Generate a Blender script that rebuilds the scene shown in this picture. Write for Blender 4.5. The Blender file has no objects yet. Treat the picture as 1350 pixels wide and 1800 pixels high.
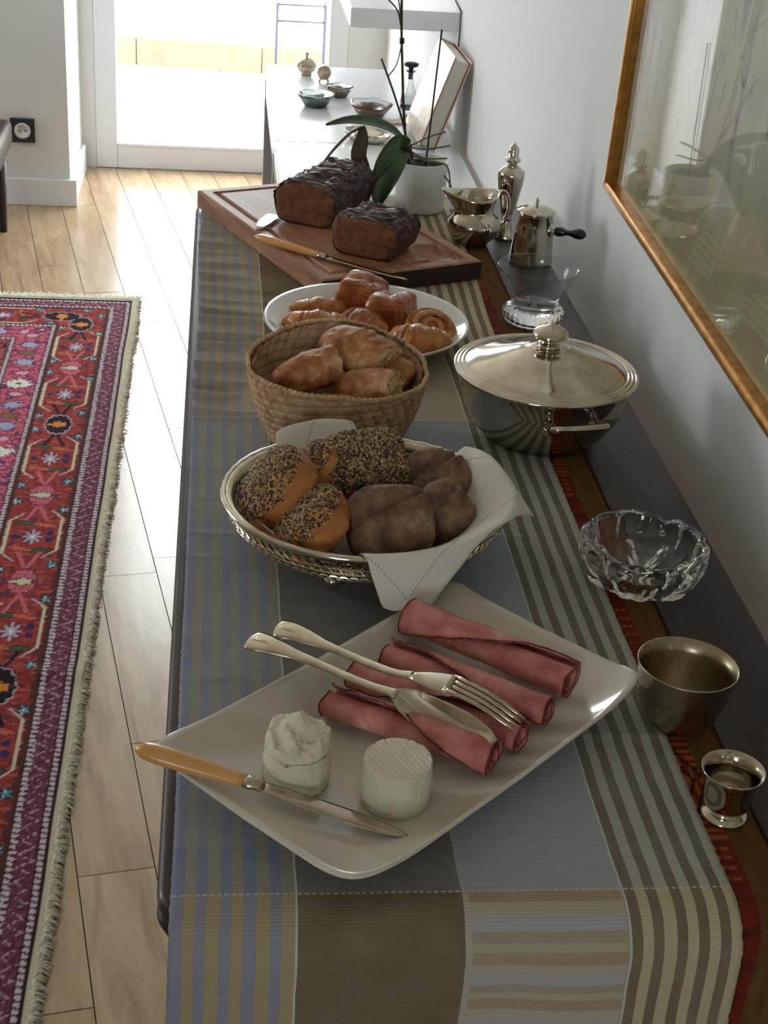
import bpy, math, random
from math import sin, cos, pi, sqrt, exp, radians, atan2
from mathutils import Vector, Matrix, noise

random.seed(7)
scene = bpy.context.scene
col = scene.collection

# ------------------------------------------------------------------ camera
T = 0.80                      # height of the sideboard top
cam_d = bpy.data.cameras.new('camera')
cam = bpy.data.objects.new('camera', cam_d)
col.objects.link(cam)
cam_d.sensor_fit = 'VERTICAL'
cam_d.sensor_height = 36.0
cam_d.lens = 2606.57 * 36.0 / 1800.0
cam_d.clip_start = 0.02
_y, _p, _r = radians(7.4193), radians(28.3884), radians(4.2928)
_f = Vector((sin(_y) * cos(_p), cos(_y) * cos(_p), -sin(_p)))
_rt = Vector((cos(_y), -sin(_y), 0))
_up = _rt.cross(_f)
_r2 = cos(_r) * _rt + sin(_r) * _up
_u2 = -sin(_r) * _rt + cos(_r) * _up
_m = Matrix((_r2, _u2, -_f)).transposed().to_4x4()
_m.translation = Vector((0, 0, 1.56))
cam.matrix_world = _m
scene.camera = cam

# ------------------------------------------------------------------ world, daylight, exposure
world = bpy.data.worlds.new('sky')
scene.world = world
world.use_nodes = True
_bg = world.node_tree.nodes['Background']
_bg.inputs['Color'].default_value = (0.90, 0.96, 1.0, 1)
_bg.inputs['Strength'].default_value = 13.0
scene.view_settings.view_transform = 'Standard'
scene.view_settings.look = 'None'
scene.view_settings.gamma = 1.0
scene.view_settings.use_curve_mapping = False
scene.view_settings.exposure = 0.0
scene.cycles.use_denoising = True
scene.cycles.max_bounces = 11
scene.cycles.diffuse_bounces = 4
scene.cycles.transmission_bounces = 11
scene.cycles.transparent_max_bounces = 8
scene.cycles.sample_clamp_indirect = 6.0


def portal(name, loc, rot, sx, sy):
    d = bpy.data.lights.new(name, 'AREA')
    d.shape = 'RECTANGLE'
    d.size, d.size_y = sx, sy
    d.cycles.is_portal = True
    o = bpy.data.objects.new(name, d)
    o.location, o.rotation_euler = loc, rot
    col.objects.link(o)


portal('daylight_door', (0.0, 5.62, 1.08), (-pi / 2, 0, 0), 0.86, 2.1)
portal('fill_window_side', (-4.02, 3.75, 1.5), (0, -pi / 2, 0), 1.4, 1.5)  # portal for the added side window, out of view
portal('fill_window_rear', (-1.3, -2.52, 1.5), (pi / 2, 0, 0), 1.0, 1.0)  # portal for the added fill window behind the camera

# ------------------------------------------------------------------ helpers


def srgb(r, g, b, k=1.0):
    def c(v):
        v = v / 255.0
        return (v / 12.92 if v <= 0.04045 else ((v + 0.055) / 1.055) ** 2.4) * k
    return (min(1, c(r)), min(1, c(g)), min(1, c(b)), 1.0)


def nz(x, y=0.0, z=0.0):
    return noise.noise(Vector((x, y, z)))


def put(o, label=None, cat=None, group=None, kind=None):
    if label:
        o['label'] = label
    if cat:
        o['category'] = cat
    if group:
        o['group'] = group
    if kind:
        o['kind'] = kind
    return o


def thing(name, label, cat, loc=(0, 0, 0), rotz=0.0, group=None):
    o = bpy.data.objects.new(name, None)
    o.empty_display_size = 0.03
    o.location = loc
    o.rotation_euler = (0, 0, rotz)
    col.objects.link(o)
    return put(o, label, cat, group)


def mesh(name, vs, fs, mat, parent=None, smooth=True, loc=None, rot=None, uvs=None, mats=None, fm=None):
    me = bpy.data.meshes.new(name)
    me.from_pydata([tuple(v) for v in vs], [], fs)
    if smooth:
        me.polygons.foreach_set('use_smooth', [True] * len(me.polygons))
    if mats:
        for m in mats:
            me.materials.append(m)
        me.polygons.foreach_set('material_index', fm)
    elif mat:
        me.materials.append(mat)
    if uvs:
        uv = me.uv_layers.new(name='UVMap')
        li = [0] * len(me.loops)
        me.loops.foreach_get('vertex_index', li)
        flat = []
        for i in li:
            flat += [uvs[i][0], uvs[i][1]]
        uv.data.foreach_set('uv', flat)
    me.validate()
    me.update()
    o = bpy.data.objects.new(name, me)
    col.objects.link(o)
    if parent:
        o.parent = parent
    if loc:
        o.location = loc
    if rot:
        o.rotation_euler = rot
    return o


def struct(o):
    o['kind'] = 'structure'
    return o


def box_vf(x0, x1, y0, y1, z0, z1):
    vs = [(x, y, z) for z in (z0, z1) for y in (y0, y1) for x in (x0, x1)]
    fs = [(0, 2, 3, 1), (4, 5, 7, 6), (0, 1, 5, 4), (2, 6, 7, 3), (0, 4, 6, 2), (1, 3, 7, 5)]
    return vs, fs


def box(name, x0, x1, y0, y1, z0, z1, mat, parent=None, bevel=0.0, seg=2, loc=None, rot=None):
    vs, fs = box_vf(x0, x1, y0, y1, z0, z1)
    o = mesh(name, vs, fs, mat, parent, smooth=False, loc=loc, rot=rot)
    if bevel:
        b = o.modifiers.new('bevel', 'BEVEL')
        b.width = bevel
        b.segments = seg
        b.limit_method = 'NONE'
        o.data.polygons.foreach_set('use_smooth', [True] * len(o.data.polygons))
        w = o.modifiers.new('wn', 'WEIGHTED_NORMAL')
    return o


def lathe(name, prof, mat, parent=None, n=64, loc=None, rot=None, shape=None, cap=True):
    """prof: list of (r, z) from the bottom centre, round the outside, to the end; shape(theta, r, z) -> (x, y, z)"""
    vs, fs = [], []
    k = len(prof)
    for i in range(n):
        a = 2 * pi * i / n
        for (r, z) in prof:
            if shape:
                vs.append(shape(a, r, z))
            else:
                vs.append((r * cos(a), r * sin(a), z))
    for i in range(n):
        j = (i + 1) % n
        for q in range(k - 1):
            fs.append((i * k + q, j * k + q, j * k + q + 1, i * k + q + 1))
    if cap:
        if prof[0][0] > 1e-6:
            fs.append(tuple(i * k for i in reversed(range(n))))
        if prof[-1][0] > 1e-6:
            fs.append(tuple(i * k + k - 1 for i in range(n)))
    return mesh(name, vs, fs, mat, parent, loc=loc, rot=rot)


def tube_vf(pts, rad, n=8, flat=1.0, cap=True):
    pts = [Vector(p) for p in pts]
    m = len(pts)
    if not hasattr(rad, '__len__'):
        rad = [rad] * m
    vs, fs = [], []
    up = None
    for i, p in enumerate(pts):
        t = (pts[min(i + 1, m - 1)] - pts[max(i - 1, 0)]).normalized()
        if up is None:
            up = Vector((0, 0, 1)) if abs(t.z) < 0.9 else Vector((0, 1, 0))
        b = t.cross(up)
        if b.length < 1e-6:
            b = t.orthogonal()
        b.normalize()
        up = b.cross(t).normalized()
        for j in range(n):
            a = 2 * pi * j / n
            vs.append(p + (b * cos(a) + up * sin(a) * flat) * rad[i])
    for i in range(m - 1):
        for j in range(n):
            k = (j + 1) % n
            fs.append((i * n + j, i * n + k, (i + 1) * n + k, (i + 1) * n + j))
    if cap:
        fs.append(tuple(reversed(range(n))))
        fs.append(tuple((m - 1) * n + j for j in range(n)))
    return vs, fs


def tube(name, pts, rad, mat, parent=None, n=8, flat=1.0, loc=None, rot=None, cap=True):
    vs, fs = tube_vf(pts, rad, n, flat, cap)
    return mesh(name, vs, fs, mat, parent, loc=loc, rot=rot)


def spline(pts, k=8):
    """Catmull-Rom through the points"""
    P = [Vector(p) for p in pts]
    P = [P[0] * 2 - P[1]] + P + [P[-1] * 2 - P[-2]]
    out = []
    for i in range(1, len(P) - 2):
        for s in range(k):
            t = s / k
            a, b, c, d = P[i - 1], P[i], P[i + 1], P[i + 2]
            out.append(0.5 * ((2 * b) + (c - a) * t + (2 * a - 5 * b + 4 * c - d) * t * t + (3 * b - a - 3 * c + d) * t ** 3))
    out.append(P[-2])
    return out


def interp(xs, ys, x):
    if x <= xs[0]:
        return ys[0]
    for i in range(len(xs) - 1):
        if x <= xs[i + 1]:
            t = (x - xs[i]) / (xs[i + 1] - xs[i])
            return ys[i] + (ys[i + 1] - ys[i]) * t
    return ys[-1]


def grid(name, nu, nv, fn, mat, parent=None, uvfn=None, thick=0.0, loc=None, rot=None, wrap=False, offset=-1):
    vs, fs, uvs = [], [], []
    for j in range(nv + 1):
        for i in range(nu + (0 if wrap else 1)):
            u, v = i / nu, j / nv
            vs.append(fn(u, v))
            if uvfn:
                uvs.append(uvfn(u, v))
    w = nu if wrap else nu + 1
    for j in range(nv):
        for i in range(nu):
            k = (i + 1) % w
            fs.append((j * w + i, j * w + k, (j + 1) * w + k, (j + 1) * w + i))
    o = mesh(name, vs, fs, mat, parent, uvs=uvs or None, loc=loc, rot=rot)
    if thick:
        s = o.modifiers.new('solid', 'SOLIDIFY')
        s.thickness = thick
        s.offset = offset
    return o


def strip_vf(pts, widths, thick, conc, nx=8, up=Vector((0, 0, 1)), side=None):
    """a flat, lens-like bar swept along pts: half widths, half thickness and concavity per point"""
    pts = [Vector(p) for p in pts]
    m = len(pts)
    vs, fs = [], []
    L = 2 * (nx + 1)
    for i, p in enumerate(pts):
        t = (pts[min(i + 1, m - 1)] - pts[max(i - 1, 0)]).normalized()
        b = t.cross(up).normalized()
        nrm = b.cross(t).normalized()
        w, th, c = widths[i], thick[i], conc[i]
        top, bot = [], []
        for j in range(nx + 1):
            x = -1 + 2 * j / nx
            e = sqrt(max(0, 1 - x * x))
            zc = -c * (1 - x * x)
            top.append(p + b * (w * x) + nrm * (zc + th * (0.35 + 0.65 * e)))
            bot.append(p + b * (w * x) + nrm * (zc - th * (0.35 + 0.65 * e)))
        vs += top + bot[::-1]
    for i in range(m - 1):
        for j in range(L):
            k = (j + 1) % L
            fs.append((i * L + j, i * L + k, (i + 1) * L + k, (i + 1) * L + j))
    fs.append(tuple(reversed(range(L))))
    fs.append(tuple((m - 1) * L + j for j in range(L)))
    return vs, fs


def strip(name, pts, widths, thick, conc, mat, parent=None, nx=8, up=Vector((0, 0, 1))):
    vs, fs = strip_vf(pts, widths, thick, conc, nx, up)
    return mesh(name, vs, fs, mat, parent)


def aim(normal, spin=0.0):
    """rotation that carries local +z to normal, after a spin about z"""
    q = Vector((0, 0, 1)).rotation_difference(Vector(normal).normalized())
    return (q.to_matrix() @ Matrix.Rotation(spin, 3, 'Z'))


def blob_vf(a, b, c, e1=1.0, e2=1.0, nu=40, nv=24, fn=None, bottom=0.0):
    """superellipsoid with radii a, b, c; fn(dir, p) returns an outward offset"""
    def sp(v, e):
        return math.copysign(abs(v) ** e, v)
    vs, fs = [(0, 0, -c)], []
    for j in range(1, nv):
        ph = -pi / 2 + pi * j / nv
        for i in range(nu):
            th = 2 * pi * i / nu
            vs.append((a * sp(cos(ph), e1) * sp(cos(th), e2), b * sp(cos(ph), e1) * sp(sin(th), e2), c * sp(sin(ph), e1)))
    vs.append((0, 0, c))
    out = []
    for v in vs:
        p = Vector(v)
        if fn:
            d = Vector((p.x / a / a, p.y / b / b, p.z / c / c)).normalized()
            p = p + d * fn(d, p)
        if bottom and p.z < -bottom:
            p.z = -bottom + (p.z + bottom) * 0.15
        out.append(p)
    for i in range(nu):
        k = (i + 1) % nu
        fs.append((0, 1 + k, 1 + i))
        for j in range(nv - 2):
            fs.append((1 + j * nu + i, 1 + j * nu + k, 1 + (j + 1) * nu + k, 1 + (j + 1) * nu + i))
        fs.append((1 + (nv - 2) * nu + i, 1 + (nv - 2) * nu + k, len(out) - 1))
    return out, fs


# ------------------------------------------------------------------ materials


class N:
    def __init__(self, name):
        self.m = bpy.data.materials.new(name)
        self.m.use_nodes = True
        self.t = self.m.node_tree
        self.b = self.t.nodes['Principled BSDF']
        self.out = self.t.nodes['Material Output']

    def new(self, kind, **kw):
        n = self.t.nodes.new(kind)
        for k, v in kw.items():
            setattr(n, k, v)
        return n

    def link(self, a, b):
        self.t.links.new(a, b)

    def val(self, sock, v):
        if isinstance(v, bpy.types.NodeSocket):
            self.link(v, sock)
        else:
            sock.default_value = v

    def math(self, op, a, b=None, c=None):
        n = self.new('ShaderNodeMath', operation=op)
        self.val(n.inputs[0], a)
        if b is not None:
            self.val(n.inputs[1], b)
        if c is not None:
            self.val(n.inputs[2], c)
        return n.outputs[0]

    def mix(self, f, a, b, blend='MIX'):
        n = self.new('ShaderNodeMix', data_type='RGBA', blend_type=blend)
        self.val(n.inputs[0], f)
        self.val(n.inputs[6], a)
        self.val(n.inputs[7], b)
        return n.outputs[2]

    def coord(self, which='Object', scale=None, loc=None, rot=None):
        tc = self.new('ShaderNodeTexCoord')
        o = tc.outputs[which]
        if scale or loc or rot:
            mp = self.new('ShaderNodeMapping')
            self.link(o, mp.inputs['Vector'])
            if scale:
                mp.inputs['Scale'].default_value = scale
            if loc:
                mp.inputs['Location'].default_value = loc
            if rot:
                mp.inputs['Rotation'].default_value = rot
            o = mp.outputs[0]
        return o

    def noise(self, vec, scale, detail=4, rough=0.55, dist=0.0):
        n = self.new('ShaderNodeTexNoise')
        self.link(vec, n.inputs['Vector'])
        n.inputs['Scale'].default_value = scale
        n.inputs['Detail'].default_value = detail
        n.inputs['Roughness'].default_value = rough
        n.inputs['Distortion'].default_value = dist
        return n.outputs['Fac']

    def ramp(self, fac, stops, mode='LINEAR'):
        n = self.new('ShaderNodeValToRGB')
        cr = n.color_ramp
        cr.interpolation = mode
        while len(cr.elements) < len(stops):
            cr.elements.new(0.5)
        for e, (p, c) in zip(cr.elements, stops):
            e.position = p
        for e, (p, c) in zip(cr.elements, stops):
            e.color = c
        self.link(fac, n.inputs[0])
        return n.outputs[0]

    def bump(self, h, strength=0.3, dist=0.001):
        n = self.new('ShaderNodeBump')
        n.inputs['Strength'].default_value = strength
        n.inputs['Distance'].default_value = dist
        self.link(h, n.inputs['Height'])
        self.link(n.outputs[0], self.b.inputs['Normal'])

    def set(self, **kw):
        nm = {'rough': 'Roughness', 'metal': 'Metallic', 'spec': 'Specular IOR Level', 'trans': 'Transmission Weight',
              'ior': 'IOR', 'sss': 'Subsurface Weight', 'coat': 'Coat Weight', 'coatr': 'Coat Roughness', 'col': 'Base Color', 'alpha': 'Alpha'}
        for k, v in kw.items():
            self.val(self.b.inputs[nm[k]], v)
        return self


def plain(name, c, rough=0.5, metal=0.0, c2=None, ns=30.0, bump=0.0, bs=300.0, bd=0.001, spec=0.5, coat=0.0, lo=0.35, hi=0.65, sss=0.0):
    n = N(name)
    n.set(rough=rough, metal=metal, spec=spec, coat=coat, col=c)
    co = n.coord()
    if c2:
        n.link(n.ramp(n.noise(co, ns), [(lo, c), (hi, c2)]), n.b.inputs['Base Color'])
    if bump:
        n.bump(n.noise(co, bs), bump, bd)
    if sss:
        n.set(sss=sss)
        n.b.inputs['Subsurface Radius'].default_value = (0.01, 0.006, 0.003)
    return n.m


wall_mat = plain('painted_wall', srgb(226, 226, 226), 0.75, bump=0.12, bs=260, bd=0.0006)
ceil_mat = plain('painted_ceiling', srgb(236, 228, 212), 0.85)
beige_wall = plain('beige_wall', srgb(216, 204, 184), 0.8)
trim_mat = plain('white_gloss_paint', srgb(232, 234, 238), 0.35)
dark_wood = N('dark_polished_wood')
_c = dark_wood.coord('Object', scale=(30, 3, 30))
dark_wood.link(dark_wood.ramp(dark_wood.noise(_c, 4, 5, 0.6, 0.6), [(0.3, srgb(30, 19, 18)), (0.7, srgb(52, 33, 30))]), dark_wood.b.inputs['Base Color'])
dark_wood.set(rough=0.42, coat=0.1)
dark_wood = dark_wood.m


def silver(name, c=(212, 206, 194), rough=0.1, scuff=0.06, sc=90.0):
    n = N(name)
    n.set(metal=1.0, col=srgb(*c))
    co = n.coord()
    f = n.noise(co, sc, 5, 0.65)
    r = n.math('MULTIPLY_ADD', f, scuff * 2, rough - scuff)
    n.link(r, n.b.inputs['Roughness'])
    n.link(n.ramp(n.noise(co, 35, 4), [(0.25, srgb(c[0] * 0.86, c[1] * 0.83, c[2] * 0.78)), (0.6, srgb(*c))]), n.b.inputs['Base Color'])
    return n.m


sil = silver('polished_silver')
sil_dull = silver('worn_silver', (196, 186, 166), 0.22, 0.1)
sil_cut = silver('cutlery_silver', (206, 197, 180), 0.13, 0.07, 160)


def glass(name, c=(1, 1, 1, 1), rough=0.0, ior=1.5):
    n = N(name)
    n.set(trans=1.0, col=c, rough=rough, ior=ior)
    return n.m


clear_glass = glass('clear_crystal', (0.97, 0.98, 0.98, 1), 0.0, 1.52)


def pane_mat(name, tint=(1, 1, 1, 1), refl=1.0):
    """thin window glass: straight-through light with a Fresnel reflection"""
    n = N(name)
    tr = n.new('ShaderNodeBsdfTransparent')
    tr.inputs[0].default_value = tint
    gl = n.new('ShaderNodeBsdfGlossy')
    gl.inputs['Roughness'].default_value = 0.0
    fr = n.new('ShaderNodeFresnel')
    geo = n.new('ShaderNodeNewGeometry')
    n.link(n.math('MULTIPLY_ADD', geo.outputs['Backfacing'], 1 / 1.5 - 1.5, 1.5), fr.inputs[0])
    mx = n.new('ShaderNodeMixShader')
    n.link(n.math('MULTIPLY', fr.outputs[0], refl), mx.inputs[0])
    n.link(tr.outputs[0], mx.inputs[1])
    n.link(gl.outputs[0], mx.inputs[2])
    n.link(mx.outputs[0], n.out.inputs[0])
    return n.m


pane = pane_mat('window_glass', (0.97, 0.985, 0.98, 1))

# ------------------------------------------------------------------ the room
XW = 0.60       # right wall
YB = 5.50       # far wall with the glazed door
YP = 5.02       # front of the wall block left of the door
ZC = 2.55


def wall_with_hole(name, axis, pos, th, a0, a1, z0, z1, hole, mat):
    """axis 'x': wall in the YZ plane at x=pos..pos+th with hole (a, b, zlo, zhi); axis 'y': in the XZ plane"""
    h0, h1, hz0, hz1 = hole
    vs, fs = [], []
    for (p, q, r, s) in ((a0, h0, z0, z1), (h1, a1, z0, z1), (h0, h1, z0, hz0), (h0, h1, hz1, z1)):
        if q - p < 1e-4 or s - r < 1e-4:
            continue
        if axis == 'x':
            v, f = box_vf(pos, pos + th, p, q, r, s)
        else:
            v, f = box_vf(p, q, pos, pos + th, r, s)
        fs += [tuple(i + len(vs) for i in ff) for ff in f]
        vs += v
    return struct(mesh(name, vs, fs, mat, smooth=False))


struct(box('wall_right', XW, XW + 0.2, -2.5, YB + 0.2, 0, ZC, wall_mat))
wall_with_hole('wall_back', 'y', YB, 0.2, -0.5, XW, 0, ZC, (-0.45, 0.46, 0.0, 2.15), wall_mat)
struct(box('wall_far', -4.0, -0.50, YP, YB + 0.2, 0, ZC, wall_mat))
wall_with_hole('wall_left', 'x', -4.2, 0.2, -2.5, YP, 0, ZC, (3.0, 4.5, 0.8, 2.2), beige_wall)
wall_with_hole('wall_front', 'y', -2.7, 0.2, -4.2, XW + 0.2, 0, ZC, (-1.8, -0.8, 1.0, 2.0), beige_wall)
struct(box('ceiling', -4.2, XW + 0.2, -2.7, YB + 0.2, ZC, ZC + 0.1, ceil_mat))
b1 = struct(box('baseboard_left', -4.0, -0.478, YP - 0.016, YP, 0, 0.092, trim_mat, bevel=0.003))
struct(box('baseboard_side', -0.50, -0.484, YP, YB - 0.03, 0, 0.092, trim_mat, bevel=0.003))
struct(box('baseboard_right', XW - 0.014, XW, 2.62, YB - 0.03, 0, 0.09, trim_mat, bevel=0.003))

# windows added out of view as fill light for the room
for i, (nm, ax, args) in enumerate((('fill_window_1', 'x', (-4.14, 3.0, 4.5, 0.8, 2.2)), ('fill_window_2', 'y', (-2.64, -1.8, -0.8, 1.0, 2.0)))):
    p, a0, a1, z0, z1 = args
    w = thing(nm, 'white framed window added out of view to light the room', 'window')
    struct(w)
    fw = 0.06
    for (q0, q1, r0, r1) in ((a0, a0 + fw, z0, z1), (a1 - fw, a1, z0, z1), (a0 + fw, a1 - fw, z0, z0 + fw), (a0 + fw, a1 - fw, z1 - fw, z1)):
        if ax == 'x':
            box('window_frame', p, p + 0.06, q0, q1, r0, r1, trim_mat, w)
        else:
            box('window_frame', q0, q1, p, p + 0.06, r0, r1, trim_mat, w)
    if ax == 'x':
        box('window_pane', p + 0.028, p + 0.032, a0 + fw, a1 - fw, z0 + fw, z1 - fw, pane, w)
    else:
        box('window_pane', a0 + fw, a1 - fw, p + 0.028, p + 0.032, z0 + fw, z1 - fw, pane, w)

# glazed door
d = struct(thing('door_1', 'white framed glazed door onto a bright terrace', 'door', (0, YB, 0)))
box('door_stile', -0.45, -0.372, 0.0, 0.07, 0.0, 2.15, trim_mat, d, 0.004)
box('door_stile', 0.39, 0.46, 0.0, 0.07, 0.0, 2.15, trim_mat, d, 0.004)
box('door_rail', -0.372, 0.39, 0.0, 0.07, 0.0, 0.082, trim_mat, d, 0.004)
box('door_rail', -0.372, 0.39, 0.0, 0.07, 2.07, 2.15, trim_mat, d, 0.004)
box('door_pane', -0.374, 0.392, 0.03, 0.036, 0.08, 2.072, pane, d)
box('glazing_bead', -0.372, 0.39, -0.001, 0.006, 0.082, 0.092, trim_mat, d)

# oak floor: planks laid at a slight angle to the walls
_o = N('oak_plank')
_co = _o.coord('Object')
_oi = _o.new('ShaderNodeObjectInfo')
_mp = _o.new('ShaderNodeMapping')
_o.link(_co, _mp.inputs['Vector'])
_mp.inputs['Scale'].default_value = (9, 1.3, 1)
_off = _o.new('ShaderNodeCombineXYZ')
_o.link(_o.math('MULTIPLY', _oi.outputs['Random'], 40.0), _off.inputs[0])
_o.link(_o.math('MULTIPLY', _oi.outputs['Random'], 17.0), _off.inputs[1])
_o.link(_off.outputs[0], _mp.inputs['Location'])
_g = _o.noise(_mp.outputs[0], 3.0, 6, 0.6, 0.8)
_k = _o.noise(_mp.outputs[0], 0.9, 3, 0.5, 0.3)
_c1 = _o.ramp(_g, [(0.28, srgb(152, 124, 94)), (0.5, srgb(184, 156, 122)), (0.75, srgb(202, 178, 144))])
_c2 = _o.mix(_o.math('MULTIPLY', _o.math('GREATER_THAN', _k, 0.66), 0.25), _c1, srgb(120, 90, 64))
_c3 = _o.mix(_o.math('MULTIPLY', _oi.outputs['Random'], 0.35), _c2, srgb(176, 140, 100))
_o.link(_c3, _o.b.inputs['Base Color'])
_o.set(rough=0.26, spec=0.6, coat=0.2, coatr=0.14)
_o.bump(_o.noise(_mp.outputs[0], 14, 4), 0.06, 0.0006)
oak = _o.m
sub = plain('floor_joint', srgb(58, 44, 34), 0.8)
fl = struct(box('floor', -4.2, XW, -2.7, YB + 0.2, -0.05, -0.0025, sub))
PA = radians(-9.796)
pw = 0.1155
cache = {}
for r in range(-4, 23):
    u0 = 0.098 + (r - 10) * pw
    vv = -0.6 + (r * 0.37 % 1.0) * 1.1
    rng = random.Random(r + 50)
    while vv < 6.2:
        ln = rng.choice((0.55, 0.7, 0.85, 1.0, 1.2))
        uc, vc = u0 + pw / 2, vv + ln / 2
        x = uc * cos(PA) + vc * sin(PA)
        y = -uc * sin(PA) + vc * cos(PA)
        poly = [(x + px * cos(PA) + py * sin(PA), y - px * sin(PA) + py * cos(PA)) for px, py in ((-pw / 2 + .0009, -ln / 2 + .0009), (pw / 2 - .0009, -ln / 2 + .0009), (pw / 2 - .0009, ln / 2 - .0009), (-pw / 2 + .0009, ln / 2 - .0009))]
        whole = all(-2.3 < a < XW and 0.1 < b < YB for a, b in poly)
        if whole and ln in cache:
            o = bpy.data.objects.new('plank', cache[ln])
            col.objects.link(o)
            o.parent = fl
            o.location = (x, y, rng.uniform(-0.0003, 0.0003))
            o.rotation_euler = (0, 0, -PA)
        else:
            if not whole:
                for ax, lim, sg in ((0, -2.3, 1), (0, XW, -1), (1, 0.1, 1), (1, YB, -1)):
                    res = []
                    for k in range(len(poly)):
                        p, q = poly[k], poly[(k + 1) % len(poly)]
                        ip, iq = (p[ax] - lim) * sg >= 0, (q[ax] - lim) * sg >= 0
                        if ip:
                            res.append(p)
                        if ip != iq:
                            t = (lim - p[ax]) / (q[ax] - p[ax])
                            res.append((p[0] + (q[0] - p[0]) * t, p[1] + (q[1] - p[1]) * t))
                    poly = res
                    if not poly:
                        break
            if len(poly) > 2:
                loc2 = [((a - x) * cos(-PA) + (b - y) * sin(-PA), -(a - x) * sin(-PA) + (b - y) * cos(-PA)) for a, b in poly]
                m_ = len(loc2)
                vs = [(a, b, -0.012) for a, b in loc2] + [(a, b, 0.0) for a, b in loc2]
                fs = [tuple(reversed(range(m_))), tuple(range(m_, 2 * m_))] + [(k, (k + 1) % m_, (k + 1) % m_ + m_, k + m_) for k in range(m_)]
                o = mesh('plank', vs, fs, oak, fl, smooth=False)
                if whole:
                    cache[ln] = o.data
                o.location = (x, y, rng.uniform(-0.0003, 0.0003))
                o.rotation_euler = (0, 0, -PA)
        vv += ln
# power socket on the wall block
so_dark = plain('anthracite_plastic', srgb(52, 52, 56), 0.45)
so_white = plain('white_plastic', srgb(225, 226, 226), 0.4)
s = thing('power_socket', 'dark square power socket with round white insert on the left wall', 'socket', (-0.649, YP, 0.252))
box('cover_plate', -0.04, 0.04, -0.011, 0.0, -0.04, 0.04, so_dark, s, 0.003)
lathe('socket_insert', [(0.0, 0.0114), (0.0175, 0.0114), (0.0185, 0.0142), (0.0225, 0.0155), (0.026, 0.0142), (0.0265, 0.011)], so_white, s, 40, loc=(0, 0, 0), rot=(pi / 2, 0, 0))
for a in (-1, 1):
    lathe('contact_hole', [(0.0, 0.0), (0.0026, 0.0), (0.0026, 0.0118), (0.0, 0.0118)], so_dark, s, 16, loc=(a * 0.0095, 0, 0), rot=(pi / 2, 0, 0))
lathe('earth_pin', [(0.0, 0.0), (0.0024, 0.0), (0.0024, 0.016), (0.0, 0.017)], sil, s, 16, loc=(0, 0, 0.008), rot=(pi / 2, 0, 0))

# terrace outside
terr = plain('terrace_stone', srgb(236, 236, 232), 0.6, c2=srgb(226, 228, 228), ns=5)
rend = plain('pale_render', srgb(238, 224, 218), 0.8, c2=srgb(232, 216, 210), ns=6)
plin = plain('beige_plinth', srgb(132, 112, 90), 0.7, c2=srgb(120, 102, 82), ns=9)
tg = struct(box('terrace', -4.0, 4.0, YB + 0.1, 7.9, -0.1, -0.026, plain('terrace_joint', srgb(198, 198, 194), 0.8)))
for i in range(-6, 7):
    for j in range(5):
        x0, y0 = i * 0.6, YB + 0.21 + j * 0.5
        if abs(x0) < 2.4:
            box('tile', x0 + 0.003, x0 + 0.597, y0 + 0.003, y0 + 0.497, -0.03, -0.02, terr, tg)
tw = thing('terrace_wall', 'pale pink rendered wall beyond the glazed door', 'wall', (0, 7.32, -0.02), radians(-5.6))
struct(tw)
box('rendered_face', -3.2, 3.2, 0.012, 0.2, 0.0, 1.1, rend, tw)
for i in range(-5, 6):
    box('plinth_block', i * 0.6 + 0.003 + 0.2, i * 0.6 + 0.597 + 0.2, -0.01, 0.012, 0.0, 0.125, plin, tw)

# ------------------------------------------------------------------ sideboard
sb = thing('sideboard', 'long dark polished wood sideboard against the white wall', 'sideboard', (0, 0, 0))
X0, X1, Y0, Y1 = -0.038, 0.530, 0.791, 2.585


def rounded(x0, x1, y0, y1, r00, r10, r11, r01, k=8):
    out = []
    for (cx, cy, r, a0) in ((x0 + r00, y0 + r00, r00, pi), (x1 - r10, y0 + r10, r10, 1.5 * pi), (x1 - r11, y1 - r11, r11, 0), (x0 + r01, y1 - r01, r01, 0.5 * pi)):
        for i in range(k + 1):
            a = a0 + 0.5 * pi * i / k
            out.append((cx + r * cos(a), cy + r * sin(a)))
    return out


def slab(name, outline_fn, zs, mat, parent):
    """stack of inset outlines: zs = [(inset, z)...]"""
    vs, fs = [], []
    n = None
    for (ins, z) in zs:
        ol = outline_fn(ins)
        n = len(ol)
        vs += [(x, y, z) for x, y in ol]
    for q in range(len(zs) - 1):
        for i in range(n):
            j = (i + 1) % n
            fs.append((q * n + i, q * n + j, (q + 1) * n + j, (q + 1) * n + i))
    fs.append(tuple(reversed(range(n))))
    fs.append(tuple((len(zs) - 1) * n + i for i in range(n)))
    return mesh(name, vs, fs, mat, parent)


top_ol = lambda e: rounded(X0 + e, X1 - e, Y0 + e, Y1 - e, 0.03 - e, 0.02 - e * .5, 0.02 - e * .5, 0.13 - e)
slab('top', top_ol, [(0.012, T - 0.034), (0.003, T - 0.031), (0.0, T - 0.024), (0.002, T - 0.018), (0.004, T - 0.0165), (0.001, T - 0.012), (0.0, T - 0.006), (0.003, T - 0.001), (0.006, T)], dark_wood, sb)
slab('apron', lambda e: rounded(X0 + 0.02 + e, X1 - 0.02 - e, Y0 + 0.02 + e, Y1 - 0.02 - e, .02, .02, .02, .11), [(0, T - 0.14), (0, T - 0.033)], dark_wood, sb)
for (x, y) in ((0.02, 0.84), (0.48, 0.84), (0.05, 2.45), (0.48, 2.52)):
    tube('leg', [(x, y, 0.0), (x, y, 0.1), (x, y, 0.5), (x, y, T - 0.13)], [0.014, 0.016, 0.024, 0.027], dark_wood, sb, 12)

# ------------------------------------------------------------------ cloths


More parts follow.
